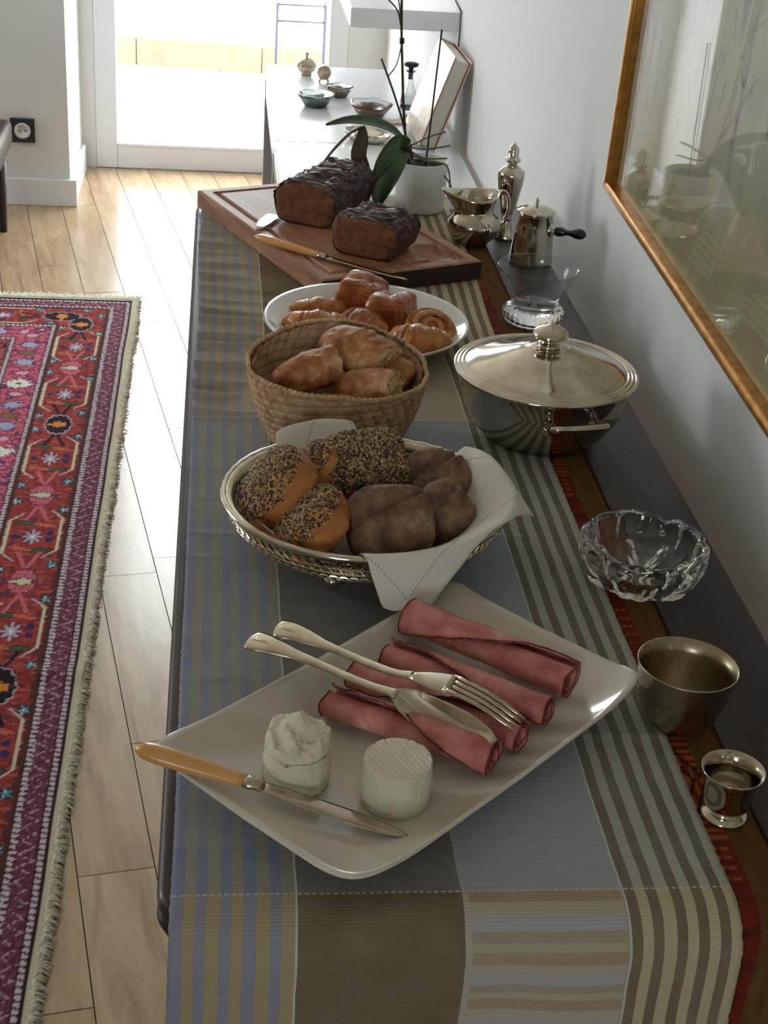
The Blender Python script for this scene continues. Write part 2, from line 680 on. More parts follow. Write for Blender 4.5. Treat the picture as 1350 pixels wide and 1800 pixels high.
def cloth_path(s, r=0.03, yb=0.80, z=T):
    """s>0: distance on the table from the bend start towards the far end; s<0: round the bend and down"""
    if s >= 0:
        return yb + s, z
    a = -s / r
    if a < pi / 2:
        return yb - r * sin(a), z - r + r * cos(a)
    return yb - r, z - r - (-s - r * pi / 2)


# woven strip below the runner, pattern as a colour attribute
KR, KO, KB = srgb(112, 40, 30), srgb(160, 88, 46), srgb(46, 24, 18)
KL = srgb(104, 74, 36)


def kilim_col(x, s):
    y = s + 0.8
    if x > 0.4325:
        return KB
    if x > 0.4045:
        g = 0.85 + 0.3 * nz(x * 150, y * 30)
        return tuple(c * g for c in KL[:3]) + (1,)
    if x > 0.403:
        return KB
    g = 0.9 + 0.35 * nz(x * 90, y * 300)
    base = KR
    ph = (y - 0.865) % 0.62
    q = x - 0.374
    if ph < 0.145 and y > 0.4:
        w = abs(((ph - 0.0725) / 0.0725)) + abs(q) / 0.032
        if w < 0.35:
            base = KB if w > 0.18 else KO
        elif w < 0.62:
            base = KO
        elif w < 0.74:
            base = KB
        elif w < 0.95:
            base = KO if int((q + 1) * 250) % 2 else KR
        elif w < 1.06:
            base = KB
        else:
            base = KR if int(ph * 220) % 2 else KO
    elif ph > 0.57:
        base = KO if (int((ph - 0.57) * 260) % 3 == 1 and int((x + 1) * 330) % 3 != 0) else KR
    elif 0.2 < ph < 0.34:
        base = KO if (int((ph) * 280) % 4 == 1 and int((x + 1) * 400) % 3 != 0 and nz(ph * 60, 3) > -0.1) else KR
    else:
        base = KR if nz(x * 30, y * 60) > -0.25 else srgb(88, 34, 26)
    return tuple(c * g for c in base[:3]) + (1,)


def add_colors(o, cols, name='Col'):
    a = o.data.color_attributes.new(name, 'FLOAT_COLOR', 'POINT')
    flat = []
    for c in cols:
        flat += [max(0, min(1, c[0])), max(0, min(1, c[1])), max(0, min(1, c[2])), 1.0]
    a.data.foreach_set('color', flat)


def attr_mat(name, rough=0.9, bump=0.2, bs=500.0, bd=0.001, k=1.0):
    n = N(name)
    a = n.new('ShaderNodeAttribute', attribute_name='Col')
    c = a.outputs['Color']
    n.link(c, n.b.inputs['Base Color'])
    n.set(rough=rough, spec=0.15)
    n.bump(n.noise(n.coord(), bs, 3), bump, bd)
    return n.m


kil_mat = attr_mat('woven_kilim', 0.9, 0.35, 700, 0.0008)
ks0, ks1 = -0.26, 1.70
nu, nv = 44, 1000
kx = lambda u: 0.34 + 0.095 * u
kil = grid('kilim_runner', nu, nv, lambda u, v: (kx(u) + 0.0015 * nz(v * 30, 2), *[q + (0.0009 if i else 0) for i, q in enumerate(cloth_path(ks0 + (ks1 - ks0) * v, r=0.025, yb=0.7995))]), kil_mat, thick=0.0009)
add_colors(kil, [kilim_col(kx(i / nu), ks0 + (ks1 - ks0) * j / nv) for j in range(nv + 1) for i in range(nu + 1)])
put(kil, 'red and olive patterned kilim strip lying under the striped table runner', 'runner')

# striped table runner
RX0, RX1 = -0.028, 0.388
_n = N('striped_runner_weave')
uvn = _n.new('ShaderNodeUVMap')
sp = _n.new('ShaderNodeSeparateXYZ')
_n.link(uvn.outputs[0], sp.inputs[0])
wob = _n.noise(uvn.outputs[0], 18, 2)
ux = _n.math('ADD', sp.outputs[0], _n.math('MULTIPLY_ADD', wob, 0.003, -0.0015))
sv = sp.outputs[1]
fac = _n.math('DIVIDE', _n.math('SUBTRACT', ux, RX0), RX1 - RX0)


def stops(colours):
    return [((x - RX0) / (RX1 - RX0) if x > RX0 else 0.0, c) for x, c in colours]


sl = [-0.028, -0.019, -0.0105, -0.002, 0.0065, 0.015, 0.024, 0.033, 0.042, 0.051]
sr = [0.3045, 0.3125, 0.321, 0.3295, 0.338, 0.346, 0.354, 0.3625, 0.371, 0.379]
WHT = srgb(206, 204, 198)
secA = [(x, srgb(128, 139, 166) if i % 2 == 0 else srgb(154, 150, 138)) for i, x in enumerate(sl)]
secA += [(0.0605, WHT), (0.0622, srgb(126, 124, 120)), (0.183, srgb(178, 176, 174)), (0.188, srgb(166, 172, 184)), (0.3025, WHT)]
secA += [(x, srgb(122, 116, 104) if i % 2 == 0 else srgb(176, 178, 168)) for i, x in enumerate(sr)]
secB = [(x, srgb(142, 146, 164) if i % 2 == 0 else srgb(172, 156, 120)) for i, x in enumerate(sl)]
secB += [(0.0605, WHT), (0.0622, srgb(120, 106, 82)), (0.183, srgb(186, 178, 168)), (0.188, srgb(172, 164, 148)), (0.3025, WHT)]
secB += [(x, srgb(126, 114, 94) if i % 2 == 0 else srgb(190, 182, 150)) for i, x in enumerate(sr)]
cA = _n.ramp(fac, stops(secA), 'CONSTANT')
cB = _n.ramp(fac, stops(secB), 'CONSTANT')
# cross stripes in the pale panel of the ochre sections
ph = _n.math('FRACT', _n.math('DIVIDE', _n.math('ADD', sv, 10.0), 0.044))
cs = _n.ramp(ph, [(0.0, srgb(186, 178, 160)), (0.22, srgb(172, 152, 128)), (0.46, srgb(184, 178, 158)), (0.6, srgb(170, 158, 136)), (0.78, srgb(178, 180, 188))], 'CONSTANT')
inp = _n.math('MULTIPLY', _n.math('GREATER_THAN', ux, 0.188), _n.math('LESS_THAN', ux, 0.3022))
inp = _n.math('MULTIPLY', inp, _n.math('LESS_THAN', sv, 0.3))
cB2 = _n.mix(_n.math('MULTIPLY', inp, 0.9), cB, cs)
inA = _n.math('MULTIPLY', _n.math('GREATER_THAN', sv, 0.010), _n.math('LESS_THAN', sv, 0.818))
cc = _n.mix(inA, cB2, cA)
# pale running stitches where the sections meet
st = _n.math('ADD', _n.math('LESS_THAN', _n.math('ABSOLUTE', _n.math('SUBTRACT', sv, 0.0095)), 0.0009), _n.math('LESS_THAN', _n.math('ABSOLUTE', _n.math('SUBTRACT', sv, 0.818)), 0.0012))
dash = _n.math('LESS_THAN', _n.math('FRACT', _n.math('MULTIPLY', sp.outputs[0], 190.0)), 0.62)
cc = _n.mix(_n.math('MULTIPLY', st, _n.math('MULTIPLY', dash, 0.75)), cc, WHT)
# fine weft ribs, fading, and light painted over the left stripes
rib = _n.math('SINE', _n.math('MULTIPLY', sv, 2 * pi / 0.0024))
tw_ = _n.noise(uvn.outputs[0], 900, 2)
fade_light = _n.noise(uvn.outputs[0], 26, 4)
cc = _n.mix(_n.math('MULTIPLY', _n.math('MULTIPLY_ADD', rib, 0.5, 0.5), 0.10), cc, srgb(90, 84, 76))
cc = _n.mix(_n.math('MULTIPLY', _n.math('SUBTRACT', fade_light, 0.4), 0.35), cc, srgb(186, 182, 174))
left_light = _n.math('MULTIPLY', _n.math('LESS_THAN', ux, 0.0605), _n.math('GREATER_THAN', sv, 0.06))  # left stripes washed pale: glancing light on the wrinkles put into the colour
cc = _n.mix(_n.math('MULTIPLY', left_light, _n.math('MULTIPLY_ADD', fade_light, 0.6, 0.0)), cc, srgb(168, 165, 158))
_n.link(cc, _n.b.inputs['Base Color'])
_n.set(rough=0.88, spec=0.12)
_n.bump(_n.math('ADD', _n.math('MULTIPLY', rib, 0.5), _n.math('MULTIPLY', tw_, 1.4)), 0.4, 0.0005)
run_mat = _n.m
RS0, RS1 = -0.30, 1.755
wr = random.Random(3)
ridges = [(1.64 + k * 0.047 + wr.uniform(-.012, .012) - 0.8, wr.uniform(.005, .0115), wr.uniform(.035, .085)) for k in range(17)]
ridges += [(0.9 + k * 0.075 + wr.uniform(-.02, .02) - 0.8, wr.uniform(.0004, .0014), wr.uniform(.03, .08)) for k in range(9)]


def run_z(x, s):
    z = 0.0032
    for (c, a, w) in ((0.822, .0016, .004), (0.535, .0013, .005), (0.195, .0012, .005), (1.13, .001, .006)):
        z += a * exp(-((s - c + 0.006 * nz(x * 5, c * 9)) / w) ** 2)
    for (c, a, ext) in ridges:
        e = (x - RX0) / ext
        if e < 1.6:
            z += a * exp(-((s - c - 0.02 * nz(x * 9, c * 5)) / 0.0065) ** 2) * max(0, 1 - e / 1.6) ** 0.7
    z += 0.0007 * (nz(x * 14, s * 14) + 0.5 * nz(x * 33, s * 33, 4))
    return z


def run_pt(u, v):
    x = RX0 + (RX1 - RX0) * u
    s = RS0 + (RS1 - RS0) * v
    y, z = cloth_path(s, r=0.03, yb=0.80)
    dz = run_z(x, s)
    xx = x
    if u > 0.99 or u < 0.01:
        xx += 0.0009 * nz(s * 160, u * 7)
    xx += 0.004 * (u - 0.5) * 2 * nz(s * 3.1, 8.0) + (0.02 * max(0, s - 1.1) * u)
    if s < 0:
        k = min(1, -s / 0.03)
        fold = 0.006 * sin(x * 26 + 0.6) * min(1, -s / 0.12)
        return (xx, y - k * (dz - 0.001) + fold * 0.0 - max(0, fold), z + (1 - k) * dz)
    return (xx, y, z + dz)


runner = grid('table_runner', 110, 900, run_pt, run_mat, uvfn=lambda u, v: (RX0 + (RX1 - RX0) * u, RS0 + (RS1 - RS0) * v), thick=0.0012)
put(runner, 'blue, ochre and brown striped cotton runner along the sideboard', 'runner')

# ------------------------------------------------------------------ rug
CR, DK, MV, BU = srgb(196, 186, 160), srgb(38, 24, 32), srgb(132, 88, 104), srgb(98, 48, 64)
RD, PK, BR, LI = srgb(152, 58, 54), srgb(190, 98, 112), srgb(80, 46, 38), srgb(172, 160, 180)
GN, BL, OR_, NV = srgb(66, 88, 62), srgb(78, 136, 156), srgb(206, 132, 62), srgb(54, 42, 88)
WH, PK2, PL = srgb(216, 210, 200), srgb(170, 66, 84), srgb(96, 50, 92)
MED = [(0.20, 'k'), (0.505, 'p'), (0.846, 'k'), (1.205, 'p'), (1.567, 'p'), (1.925, 'k'), (2.28, 'p'), (2.63, 'p'), (2.98, 'k'), (3.3, 'p')]
STAR = [0.363, 0.672, 1.028, 1.389, 1.745, 2.10, 2.455, 2.81, 3.14]
rr = random.Random(11)


def main_border(q, a, top=False):
    """q: across the border from its middle (+ inwards), a: along"""
    n1 = nz(q * 60, a * 60)
    c = RD if n1 > -0.1 else srgb(132, 48, 44)
    if nz(q * 45 + 9, a * 110) > 0.28:
        c = srgb(168, 84, 70)
    if abs(nz(q * 50 + 2, a * 85)) < 0.045:
        c = srgb(92, 40, 48)
    if nz(q * 70, a * 40 + 5) > 0.42:
        c = BU
    for sc in STAR:
        da = a - sc
        if abs(da) > 0.13:
            continue
        # cream meander lines
        for sgn, off in ((1, 0.0), (-1, 0.015)):
            e = abs(da + off)
            if e < 0.068:
                if abs(q * sgn - 0.054) < 0.0034:
                    c = CR
            elif e < 0.10:
                if abs(q * sgn - (0.054 - (e - 0.068) * 0.85)) < 0.0030:
                    c = CR if e < 0.085 else LI
        # leaves
        for sg in (-1, 1):
            lq, la = q + 0.018 * sg, da - 0.058 * sg - 0.12 * (q + 0.018 * sg) * sg
            if (lq / 0.026) ** 2 + (la / 0.011) ** 2 < 1:
                c = GN if (lq / 0.02) ** 2 + (la / 0.007) ** 2 < 1 else BR
            lq, la = q - 0.02 * sg, da - 0.05 * sg + 0.25 * (q - 0.02 * sg)
            if (lq / 0.024) ** 2 + (la / 0.008) ** 2 < 1:
                c = srgb(186, 104, 72) if nz(a * 200, q * 90) > -0.1 else PK2
        th = atan2(da * 0.75, q)
        rs = 0.0145 + 0.006 * cos(8 * th)
        rd = sqrt(q * q + (da * 0.62) ** 2)
        if rd < rs:
            c = LI if rd > 0.004 else WH
        elif rd < rs + 0.003:
            c = BU
        for (qq, aa) in ((-0.034, 0.012), (-0.034, -0.016), (0.036, 0.0)):
            if ((q - qq) / 0.007) ** 2 + ((da - aa) / 0.010) ** 2 < 1:
                c = NV
    for mc, kind in MED:
        da = a - mc
        if abs(da) > 0.13:
            continue
        th = atan2(da * 0.6, q)
        rd = sqrt(q * q + (da * 0.6) ** 2)
        ro = 0.030 + 0.0018 * cos(12 * th)
        # stems
        if abs(da) < 0.115 and rd > ro and abs(abs(q) - 0.32 * (abs(da) - 0.045)) < 0.0042 and abs(da) > 0.045:
            c = PK if kind == 'p' else DK
        if kind == 'p':
            if rd < ro:
                c = PK if nz(q * 150, a * 90) > -0.25 else PK2
                if rd > ro - 0.003:
                    c = BU
            core = abs(da) * 0.9 + abs(q) * 0.55
            if core < 0.0135 + 0.003 * cos(9 * th):
                c = CR
            elif core < 0.0185:
                c = BU
        else:
            if rd < ro:
                c = DK if nz(q * 150, a * 90) > -0.35 else srgb(70, 60, 58)
            elif rd < ro + 0.003:
                c = LI
            core = abs(da) * 0.85 + abs(q) * 0.6
            if core < 0.015 + 0.004 * cos(9 * th):
                c = OR_
        # small blue flowers beside the medallions
        for (qq, aa) in ((-0.052, 0.066), (-0.05, -0.066), (0.05, 0.03), (0.05, -0.045)):
            t2 = atan2(da - aa, q - qq)
            r2 = sqrt((q - qq) ** 2 + ((da - aa) * 0.7) ** 2)
            if r2 < 0.0075 + 0.003 * cos(5 * t2):
                c = BL if nz(a * 300, q * 300) > -0.2 else WH
            elif r2 < 0.011:
                c = srgb(60, 40, 60)
    return c


def guard(a, d, w):
    e = d / w
    if e < 0.14 or e > 0.86:
        return srgb(66, 34, 46)
    t = (a + 0.004 * e) % 0.0125
    return srgb(200, 186, 192) if t < 0.0082 else srgb(80, 46, 62)


def rug_col(u, v):
    ju, jv = u + 0.0014 * nz(u * 300, v * 300), v + 0.002 * nz(u * 300 + 7, v * 300)
    top = jv < ju
    d, a = (jv, ju) if top else (ju, jv)
    if u < 0.013 or v < 0.006:
        return CR
    if d < 0.017:
        return DK
    if d < 0.031:
        return guard(a, d - 0.017, 0.014)
    if d < 0.060:
        t = (a % 0.03) / 0.03
        zz = abs(((d - 0.0455) / 0.011) - (1 - 4 * abs(t - 0.5)))
        if zz < 0.3:
            return srgb(176, 150, 158) if nz(a * 120, d * 200) > -0.05 else BU
        return BU if nz(a * 90, d * 150) > 0 else srgb(118, 66, 82)
    if d < 0.074:
        return guard(a, d - 0.060, 0.014)
    if d < 0.082:
        return BR
    if d < 0.203:
        c = main_border(d - 0.1435, a, top)
        if abs(d - 0.1435) > 0.057 and c == RD:
            return BR
        return c
    if d < 0.208:
        return BR
    if d < 0.222:
        return guard(a, d - 0.208, 0.014)
    if d < 0.306:
        q = d - 0.264
        c = PK if nz(q * 60, a * 70) > -0.15 else PK2
        ww = nz(q * 55 + 3, a * 45)
        if abs(ww) < 0.10:
            c = PL
        m = (a - 0.225) % 0.386
        for mm, cc_, sz in ((0.0, WH, 0.018), (0.386, WH, 0.018), (0.13, srgb(150, 158, 182), 0.013), (0.25, srgb(150, 158, 182), 0.013), (0.19, srgb(120, 96, 70), 0.012), (0.065, srgb(206, 150, 168), 0.009), (0.32, srgb(206, 150, 168), 0.009)):
            e = sqrt((q * 0.62) ** 2 + ((m - mm) * 0.75) ** 2) * (1 + 0.5 * nz(q * 120, a * 120, mm))
            if e < sz:
                c = cc_
                if sz > 0.017 and cc_ is WH and e < 0.005:
                    c = GN
            elif e < sz + 0.003:
                c = PL
        return c
    if d < 0.32:
        return guard(a, d - 0.306, 0.014)
    c = srgb(120, 62, 72) if nz(u * 80, v * 80) > 0 else srgb(150, 76, 82)
    if abs(nz(u * 40, v * 40, 2)) < 0.06:
        c = DK
    if nz(u * 60, v * 60, 5) > 0.4:
        c = LI
    return c


RUGX, RUGY = -0.23, 4.11
rug = thing('rug', 'red and pink patterned oriental rug with cream fringe on the oak floor', 'rug', (RUGX, RUGY, 0))
UW, VL = 0.62, 3.2
nu, nv = 210, 960
rug_mat = attr_mat('knotted_wool', 0.95, 0.5, 420, 0.0016)


def rug_pt(u, v):
    uu, vv = u * UW, v * VL
    z = 0.008 + 0.0006 * nz(uu * 30, vv * 30)
    z += 0.006 * exp(-((vv - 1.885 + 0.02 * uu) / 0.03) ** 2)
    edge = 0.004 * nz(vv * 4, 3.3) * max(0, 1 - uu / 0.1)
    return (-uu + edge, -vv, z)


rp = grid('pile', nu, nv, rug_pt, rug_mat, rug, thick=0.007)
add_colors(rp, [rug_col(i / nu * UW, j / nv * VL) for j in range(nv + 1) for i in range(nu + 1)])
fr_mat = plain('cream_fringe', srgb(230, 224, 206), 0.95, c2=srgb(206, 198, 176), ns=60, bump=0.6, bs=500)


def fringe(name, n, base, direction, rng):
    vs, fs = [], []
    for k in range(n):
        t = (k + rng.random()) / n
        b = base(t)
        dr = direction(rng)
        ln = dr.length
        bend = Vector((rng.uniform(-.3, .3) * ln, rng.uniform(-.3, .3) * ln, 0))
        pts = [b, b + dr * 0.5 + bend * 0.3 + Vector((0, 0, 0.002)), b + dr + bend - Vector((0, 0, b.z - 0.0025))]
        v, f = tube_vf(pts, [0.0022, 0.002, 0.0014], 4)
        fs += [tuple(i + len(vs) for i in ff) for ff in f]
        vs += v
    return put(mesh(name, vs, fs, fr_mat, rug), kind='stuff')


rg = random.Random(5)
fringe('fringe', 900, lambda t: Vector((0.0 - t * UW, 0.0, 0.006)), lambda r: Vector((r.uniform(-.006, .006), r.uniform(.02, .05), 0.0)), rg)
fringe('selvage', 2600, lambda t: Vector((0.004 * nz(t * VL * 4, 3.3) - 0.008 * rg.random(), -t * VL, 0.0065)), lambda r: Vector((r.uniform(.006, .016), r.uniform(-.004, .004), 0.0)), rg)

# ------------------------------------------------------------------ framed picture on the right wall
gold = N('gilt_wood')
gold.link(gold.ramp(gold.noise(gold.coord(), 60, 5), [(0.3, srgb(160, 108, 50)), (0.65, srgb(204, 150, 78))]), gold.b.inputs['Base Color'])
gold.set(metal=0.9, rough=0.36)
gold = gold.m
pic = thing('framed_picture', 'large pale abstract painting behind glass in thin gilt frame', 'picture', (0.581, 2.121, 0.961))
pic.rotation_euler = (radians(2.4), 0, 0)     # hangs a little askew
PL_, PH_ = 2.1, 1.25                                       # runs towards the camera (-y) and up


def rail(name, pts, mat):
    return tube(name, pts, 0.0105, mat, pic, 10)


fo = 0.0105
for (p, q) in (((0, 0, 0), (0, -PL_, 0)), ((0, 0, PH_), (0, -PL_, PH_)), ((0, 0, 0), (0, 0, PH_)), ((0, -PL_, 0), (0, -PL_, PH_))):
    p, q = Vector(p), Vector(q)
    e = (q - p).normalized() * fo
    y0_, y1_ = sorted((p.y, q.y))
    z0_, z1_ = sorted((p.z, q.z))
    box('frame_rail', -0.014, 0.008, y0_ - fo * 0.7, y1_ + fo * 0.7, z0_ - fo * 0.7, z1_ + fo * 0.7, gold, pic, 0.0055, 3)
_a = N('abstract_painting')
co = _a.coord('Object')
sx = _a.new('ShaderNodeSeparateXYZ')
_a.link(co, sx.inputs[0])
stx = _a.coord('Object', scale=(1, 5, 1.6))
n1 = _a.noise(stx, 1.6, 6, 0.6, 0.8)
n2 = _a.noise(_a.coord('Object', scale=(1, 7, 2.2), loc=(3, 1, 2)), 2.4, 6, 0.65, 1.2)
n3 = _a.noise(_a.coord('Object', scale=(1, 9, 3), loc=(7, 5, 1)), 3.0, 7, 0.7, 1.5)
c = _a.ramp(n1, [(0.3, srgb(186, 182, 166)), (0.5, srgb(206, 202, 186)), (0.7, srgb(214, 208, 190))])
c = _a.mix(_a.ramp(n2, [(0.5, (0, 0, 0, 1)), (0.62, (0.8, 0.8, 0.8, 1))]), c, srgb(168, 158, 166))
c = _a.mix(_a.ramp(n3, [(0.6, (0, 0, 0, 1)), (0.66, (0.9, 0.9, 0.9, 1))]), c, srgb(132, 108, 118))
low = _a.ramp(_a.math('MULTIPLY_ADD', n2, 0.12, sx.outputs[2]), [(0.14, (1, 1, 1, 1)), (0.30, (0, 0, 0, 1))])
c = _a.mix(_a.math('MULTIPLY', low, 0.75), c, srgb(158, 150, 96))
_a.link(c, _a.b.inputs['Base Color'])
_a.set(rough=0.8)
_a.bump(n3, 0.3, 0.002)
box('canvas', 0.0035, 0.0065, -PL_ + 0.005, -0.005, 0.005, PH_ - 0.005, _a.m, pic)
box('picture_glass', -0.001, 0.0015, -PL_ + 0.005, -0.005, 0.005, PH_ - 0.005, pane_mat('picture_pane'), pic)

# ------------------------------------------------------------------ white table beyond, shelf and what stands there
ZT = 0.62
wgloss = plain('white_lacquer', srgb(238, 240, 242), 0.18, coat=0.3)
grey_met = plain('grey_painted_metal', srgb(150, 148, 150), 0.35, metal=0.3)
wt = thing('white_table', 'white lacquered table with grey metal legs beyond the sideboard', 'table', (0, 0, 0))
box('top', 0.135, 0.585, 3.607, 4.47, ZT - 0.025, ZT, wgloss, wt, 0.003)
box('extension_leaf', 0.135, 0.585, 2.66, 3.604, ZT - 0.025, ZT, wgloss, wt, 0.003)
for (x, y) in ((0.15, 4.40), (0.15, 2.72), (0.52, 4.40), (0.52, 2.72), (0.15, 3.607)):
    box('leg', x - 0.02, x + 0.02, y - 0.02, y + 0.02, 0.0, ZT - 0.026, grey_met, wt, 0.003)
box('side_rail', 0.132, 0.15, 2.72, 4.40, ZT - 0.07, ZT - 0.026, grey_met, wt, 0.002)
sh = box('wall_shelf', 0.324, XW, 3.86, 4.85, 0.848, 0.897, wgloss, bevel=0.003)
put(sh, 'thick white floating shelf on the far part of the right wall', 'shelf')
cb = tube('wall_cable', [(0.596, 3.99, 1.25), (0.596, 3.95, 0.96), (0.596, 3.92, 0.915), (0.596, 3.812, 0.907), (0.596, 3.806, 0.857), (0.596, 3.812, 0.78)], 0.0025, plain('grey_cable', srgb(96, 98, 104), 0.5), n=6)
put(cb, 'thin grey cable running down the wall beside the white shelf', 'cable')

# leaning book
bk = thing('book', 'thick hardback book with red endpapers leaning against the wall', 'book', (0.502, 3.560, ZT + 0.0078))
bk.rotation_euler = (0, radians(18.5), radians(2))
paper = N('page_block')
_w = paper.new('ShaderNodeTexWave')
_w.inputs['Scale'].default_value = 300
_w.bands_direction = 'X'
paper.link(paper.coord(), _w.inputs['Vector'])
paper.link(paper.ramp(_w.outputs['Fac'], [(0.0, srgb(196, 190, 178)), (1.0, srgb(216, 212, 202))]), paper.b.inputs['Base Color'])
jack = N('dust_jacket')
jack.link(jack.ramp(jack.noise(jack.coord(), 9, 4, 0.6, 1.0), [(0.3, srgb(214, 220, 226)), (0.48, srgb(232, 206, 176)), (0.62, srgb(170, 186, 198)), (0.8, srgb(240, 236, 230))]), jack.b.inputs['Base Color'])
jack.set(rough=0.25, coat=0.4)
red = plain('red_endpaper', srgb(150, 44, 50), 0.7)
box('page_block', -0.018, 0.018, 0.004, 0.225, 0.004, 0.219, paper.m, bk, 0.001)
box('cover', -0.0225, -0.0195, 0.0, 0.232, 0.0, 0.225, jack.m, bk, 0.001)
box('cover', 0.0195, 0.0225, 0.0, 0.232, 0.0, 0.225, jack.m, bk, 0.001)
box('endpaper', -0.0195, -0.018, 0.001, 0.23, 0.002, 0.223, red, bk)
box('endpaper', 0.018, 0.0195, 0.001, 0.23, 0.002, 0.223, red, bk)
box('spine', -0.0225, 0.0225, 0.229, 0.234, 0.0, 0.225, jack.m, bk, 0.0015)

# small silver pot with lid
def disc_prof(pts):
    return pts
sp_ = thing('lidded_silver_bowl', 'small round silver bowl with pointed lid on the white table', 'bowl', (0.246, 4.345, ZT))
lathe('bowl', [(0, 0), (0.016, 0), (0.014, 0.004), (0.024, 0.014), (0.029, 0.026), (0.0275, 0.03)], sil_dull, sp_, 32)
ld = lathe('lid', [(0.0285, 0.0302), (0.0265, 0.034), (0.017, 0.044), (0.006, 0.049), (0.0, 0.05)], sil_dull, sp_, 32)
lathe('finial', [(0.0, 0.049), (0.003, 0.049), (0.003, 0.053), (0.006, 0.058), (0.004, 0.063), (0, 0.065)], sil_dull, ld, 16)
ck = thing('desk_clock', 'small round brass-faced clock on two feet on the white table', 'clock', (0.292, 4.27, ZT))
lathe('case', [(0, 0), (0.019, 0), (0.02, 0.004), (0.02, 0.018), (0.018, 0.021), (0, 0.021)], sil_dull, ck, 32, loc=(0, 0.01, 0.026), rot=(pi / 2, 0, 0))
lathe('dial', [(0, 0.0), (0.016, 0.0), (0.016, 0.002), (0, 0.002)], plain('clock_dial', srgb(206, 192, 168), 0.5, c2=srgb(170, 140, 110), ns=60), ck, 32, loc=(0, -0.010, 0.026), rot=(pi / 2, 0, 0))
for a in (-0.01, 0.01):
    tube('foot', [(a * 1.3, 0, 0.0), (a * 0.8, 0, 0.012)], [0.003, 0.004], sil_dull, ck, 8)


def glass_dish(name, label, loc, r, h, core, lobes, amp):
    o = thing(name, label, 'dish', loc)
    shp = lambda a, rr_, z: ((rr_ * (1 + amp * cos(lobes * a) * (rr_ / r))) * cos(a), (rr_ * (1 + amp * cos(lobes * a) * (rr_ / r))) * sin(a), z)
    lathe('glass_body', [(0, 0), (r * 0.55, 0), (r * 0.62, h * 0.08), (r * 0.95, h * 0.8), (r, h), (r * 0.9, h), (r * 0.42, h * 0.62), (r * 0.3, h * 0.5), (0, h * 0.46)], clear_glass, o, 48, shape=shp)
    lathe('tinted_core', [(0, h * 0.10), (r * 0.52, h * 0.12), (r * 0.74, h * 0.62), (r * 0.70, h * 0.74), (r * 0.42, h * 0.52), (r * 0.3, h * 0.42), (0, h * 0.38)], core, o, 48, shape=shp)
    return o


gr_core = plain('green_glass', srgb(20, 92, 34), 0.1, c2=srgb(40, 46, 40), ns=40, coat=0.6)
am_core = plain('amber_glass', srgb(150, 84, 28), 0.1, c2=srgb(84, 60, 30), ns=40, coat=0.6)
br_core = plain('brown_glass', srgb(116, 70, 40), 0.1, c2=srgb(70, 66, 40), ns=40, coat=0.6)
glass_dish('glass_dish', 'round green cased glass dish on the white table', (0.253, 3.975, ZT), 0.05, 0.034, gr_core, 4, 0.0)
glass_dish('glass_dish', 'small brown and clear glass dish with lobed rim behind the green dish', (0.322, 4.095, ZT), 0.036, 0.03, br_core, 4, 0.12)
glass_dish('glass_dish', 'large amber and clear glass dish in front of the decanter', (0.392, 3.895, ZT), 0.056, 0.034, am_core, 5, 0.06)
dc = thing('glass_decanter', 'slim clear glass decanter with black stopper on the white table', 'decanter', (0.498, 3.95, ZT))
lathe('bottle', [(0, 0), (0.022, 0), (0.024, 0.006), (0.021, 0.05), (0.009, 0.075), (0.008, 0.105), (0.013, 0.108), (0.012, 0.11), (0.0065, 0.106), (0.0075, 0.074), (0.018, 0.05), (0.019, 0.01), (0, 0.008)], clear_glass, dc, 32)
blk = plain('black_stopper', srgb(22, 22, 24), 0.3)
lathe('stopper', [(0, 0.088), (0.006, 0.088), (0.0062, 0.112), (0.007, 0.117), (0.019, 0.122), (0.020, 0.128), (0.012, 0.131), (0, 0.131)], blk, dc, 24)
bx = thing('silver_dish', 'oval silver dish with dark openings on the white table by the orchid', 'dish', (0.362, 3.640, ZT), radians(-35))
lathe('dish_body', [(0, 0), (0.040, 0), (0.050, 0.010), (0.056, 0.022), (0.053, 0.023), (0.045, 0.012), (0, 0.007)], sil, bx, 40, shape=lambda a, r, z: (r * 1.15 * cos(a), r * 0.75 * sin(a), z))
for (x, y, rr_) in ((-0.02, 0.008, 0.006), (-0.008, -0.006, 0.007), (0.014, -0.008, 0.009), (0.018, 0.01, 0.005)):
    lathe('opening', [(0, 0.0072), (rr_, 0.0072), (rr_, 0.0088), (0, 0.0088)], blk, bx, 16, loc=(x, y, 0))
pk = box('coaster', -0.026, 0.026, -0.02, 0.02, 0, 0.006, plain('pink_print', srgb(214, 170, 168), 0.4, c2=srgb(230, 222, 216), ns=50), bevel=0.001, loc=(0.452, 3.83, ZT), rot=(0, 0, 0.4))
put(pk, 'small pink and white box beside the amber glass dish', 'box')

# wire rack on the terrace
rk = thing('wire_rack', 'grey wire rack standing on the terrace outside the door', 'rack', (0.335, 6.3, -0.02))
rm = plain('rack_metal', srgb(70, 66, 82), 0.45, metal=0.2)
for (x, y) in ((-0.106, 0), (0.092, 0), (-0.098, 0.26), (0.106, 0.26)):
    tube('leg', [(x, y, 0), (x, y, 0.50)], 0.0055, rm, rk, 8)
for (p, q) in (((-0.106, 0), (0.092, 0)), ((-0.098, .26), (0.106, .26)), ((-0.106, 0), (-0.098, .26)), ((0.092, 0), (0.106, .26))):
    tube('shelf_bar', [(*p, 0.495), (*q, 0.495)], 0.004, rm, rk, 6)
tube('brace', [(-0.106, 0, 0.43), (0.092, 0, 0.43)], 0.004, rm, rk, 6)
for i in range(1, 9):
    t = i / 9
    tube('wire', [(-0.106 + 0.198 * t, 0, 0.495), (-0.098 + 0.204 * t, .26, 0.495)], 0.002, rm, rk, 5)

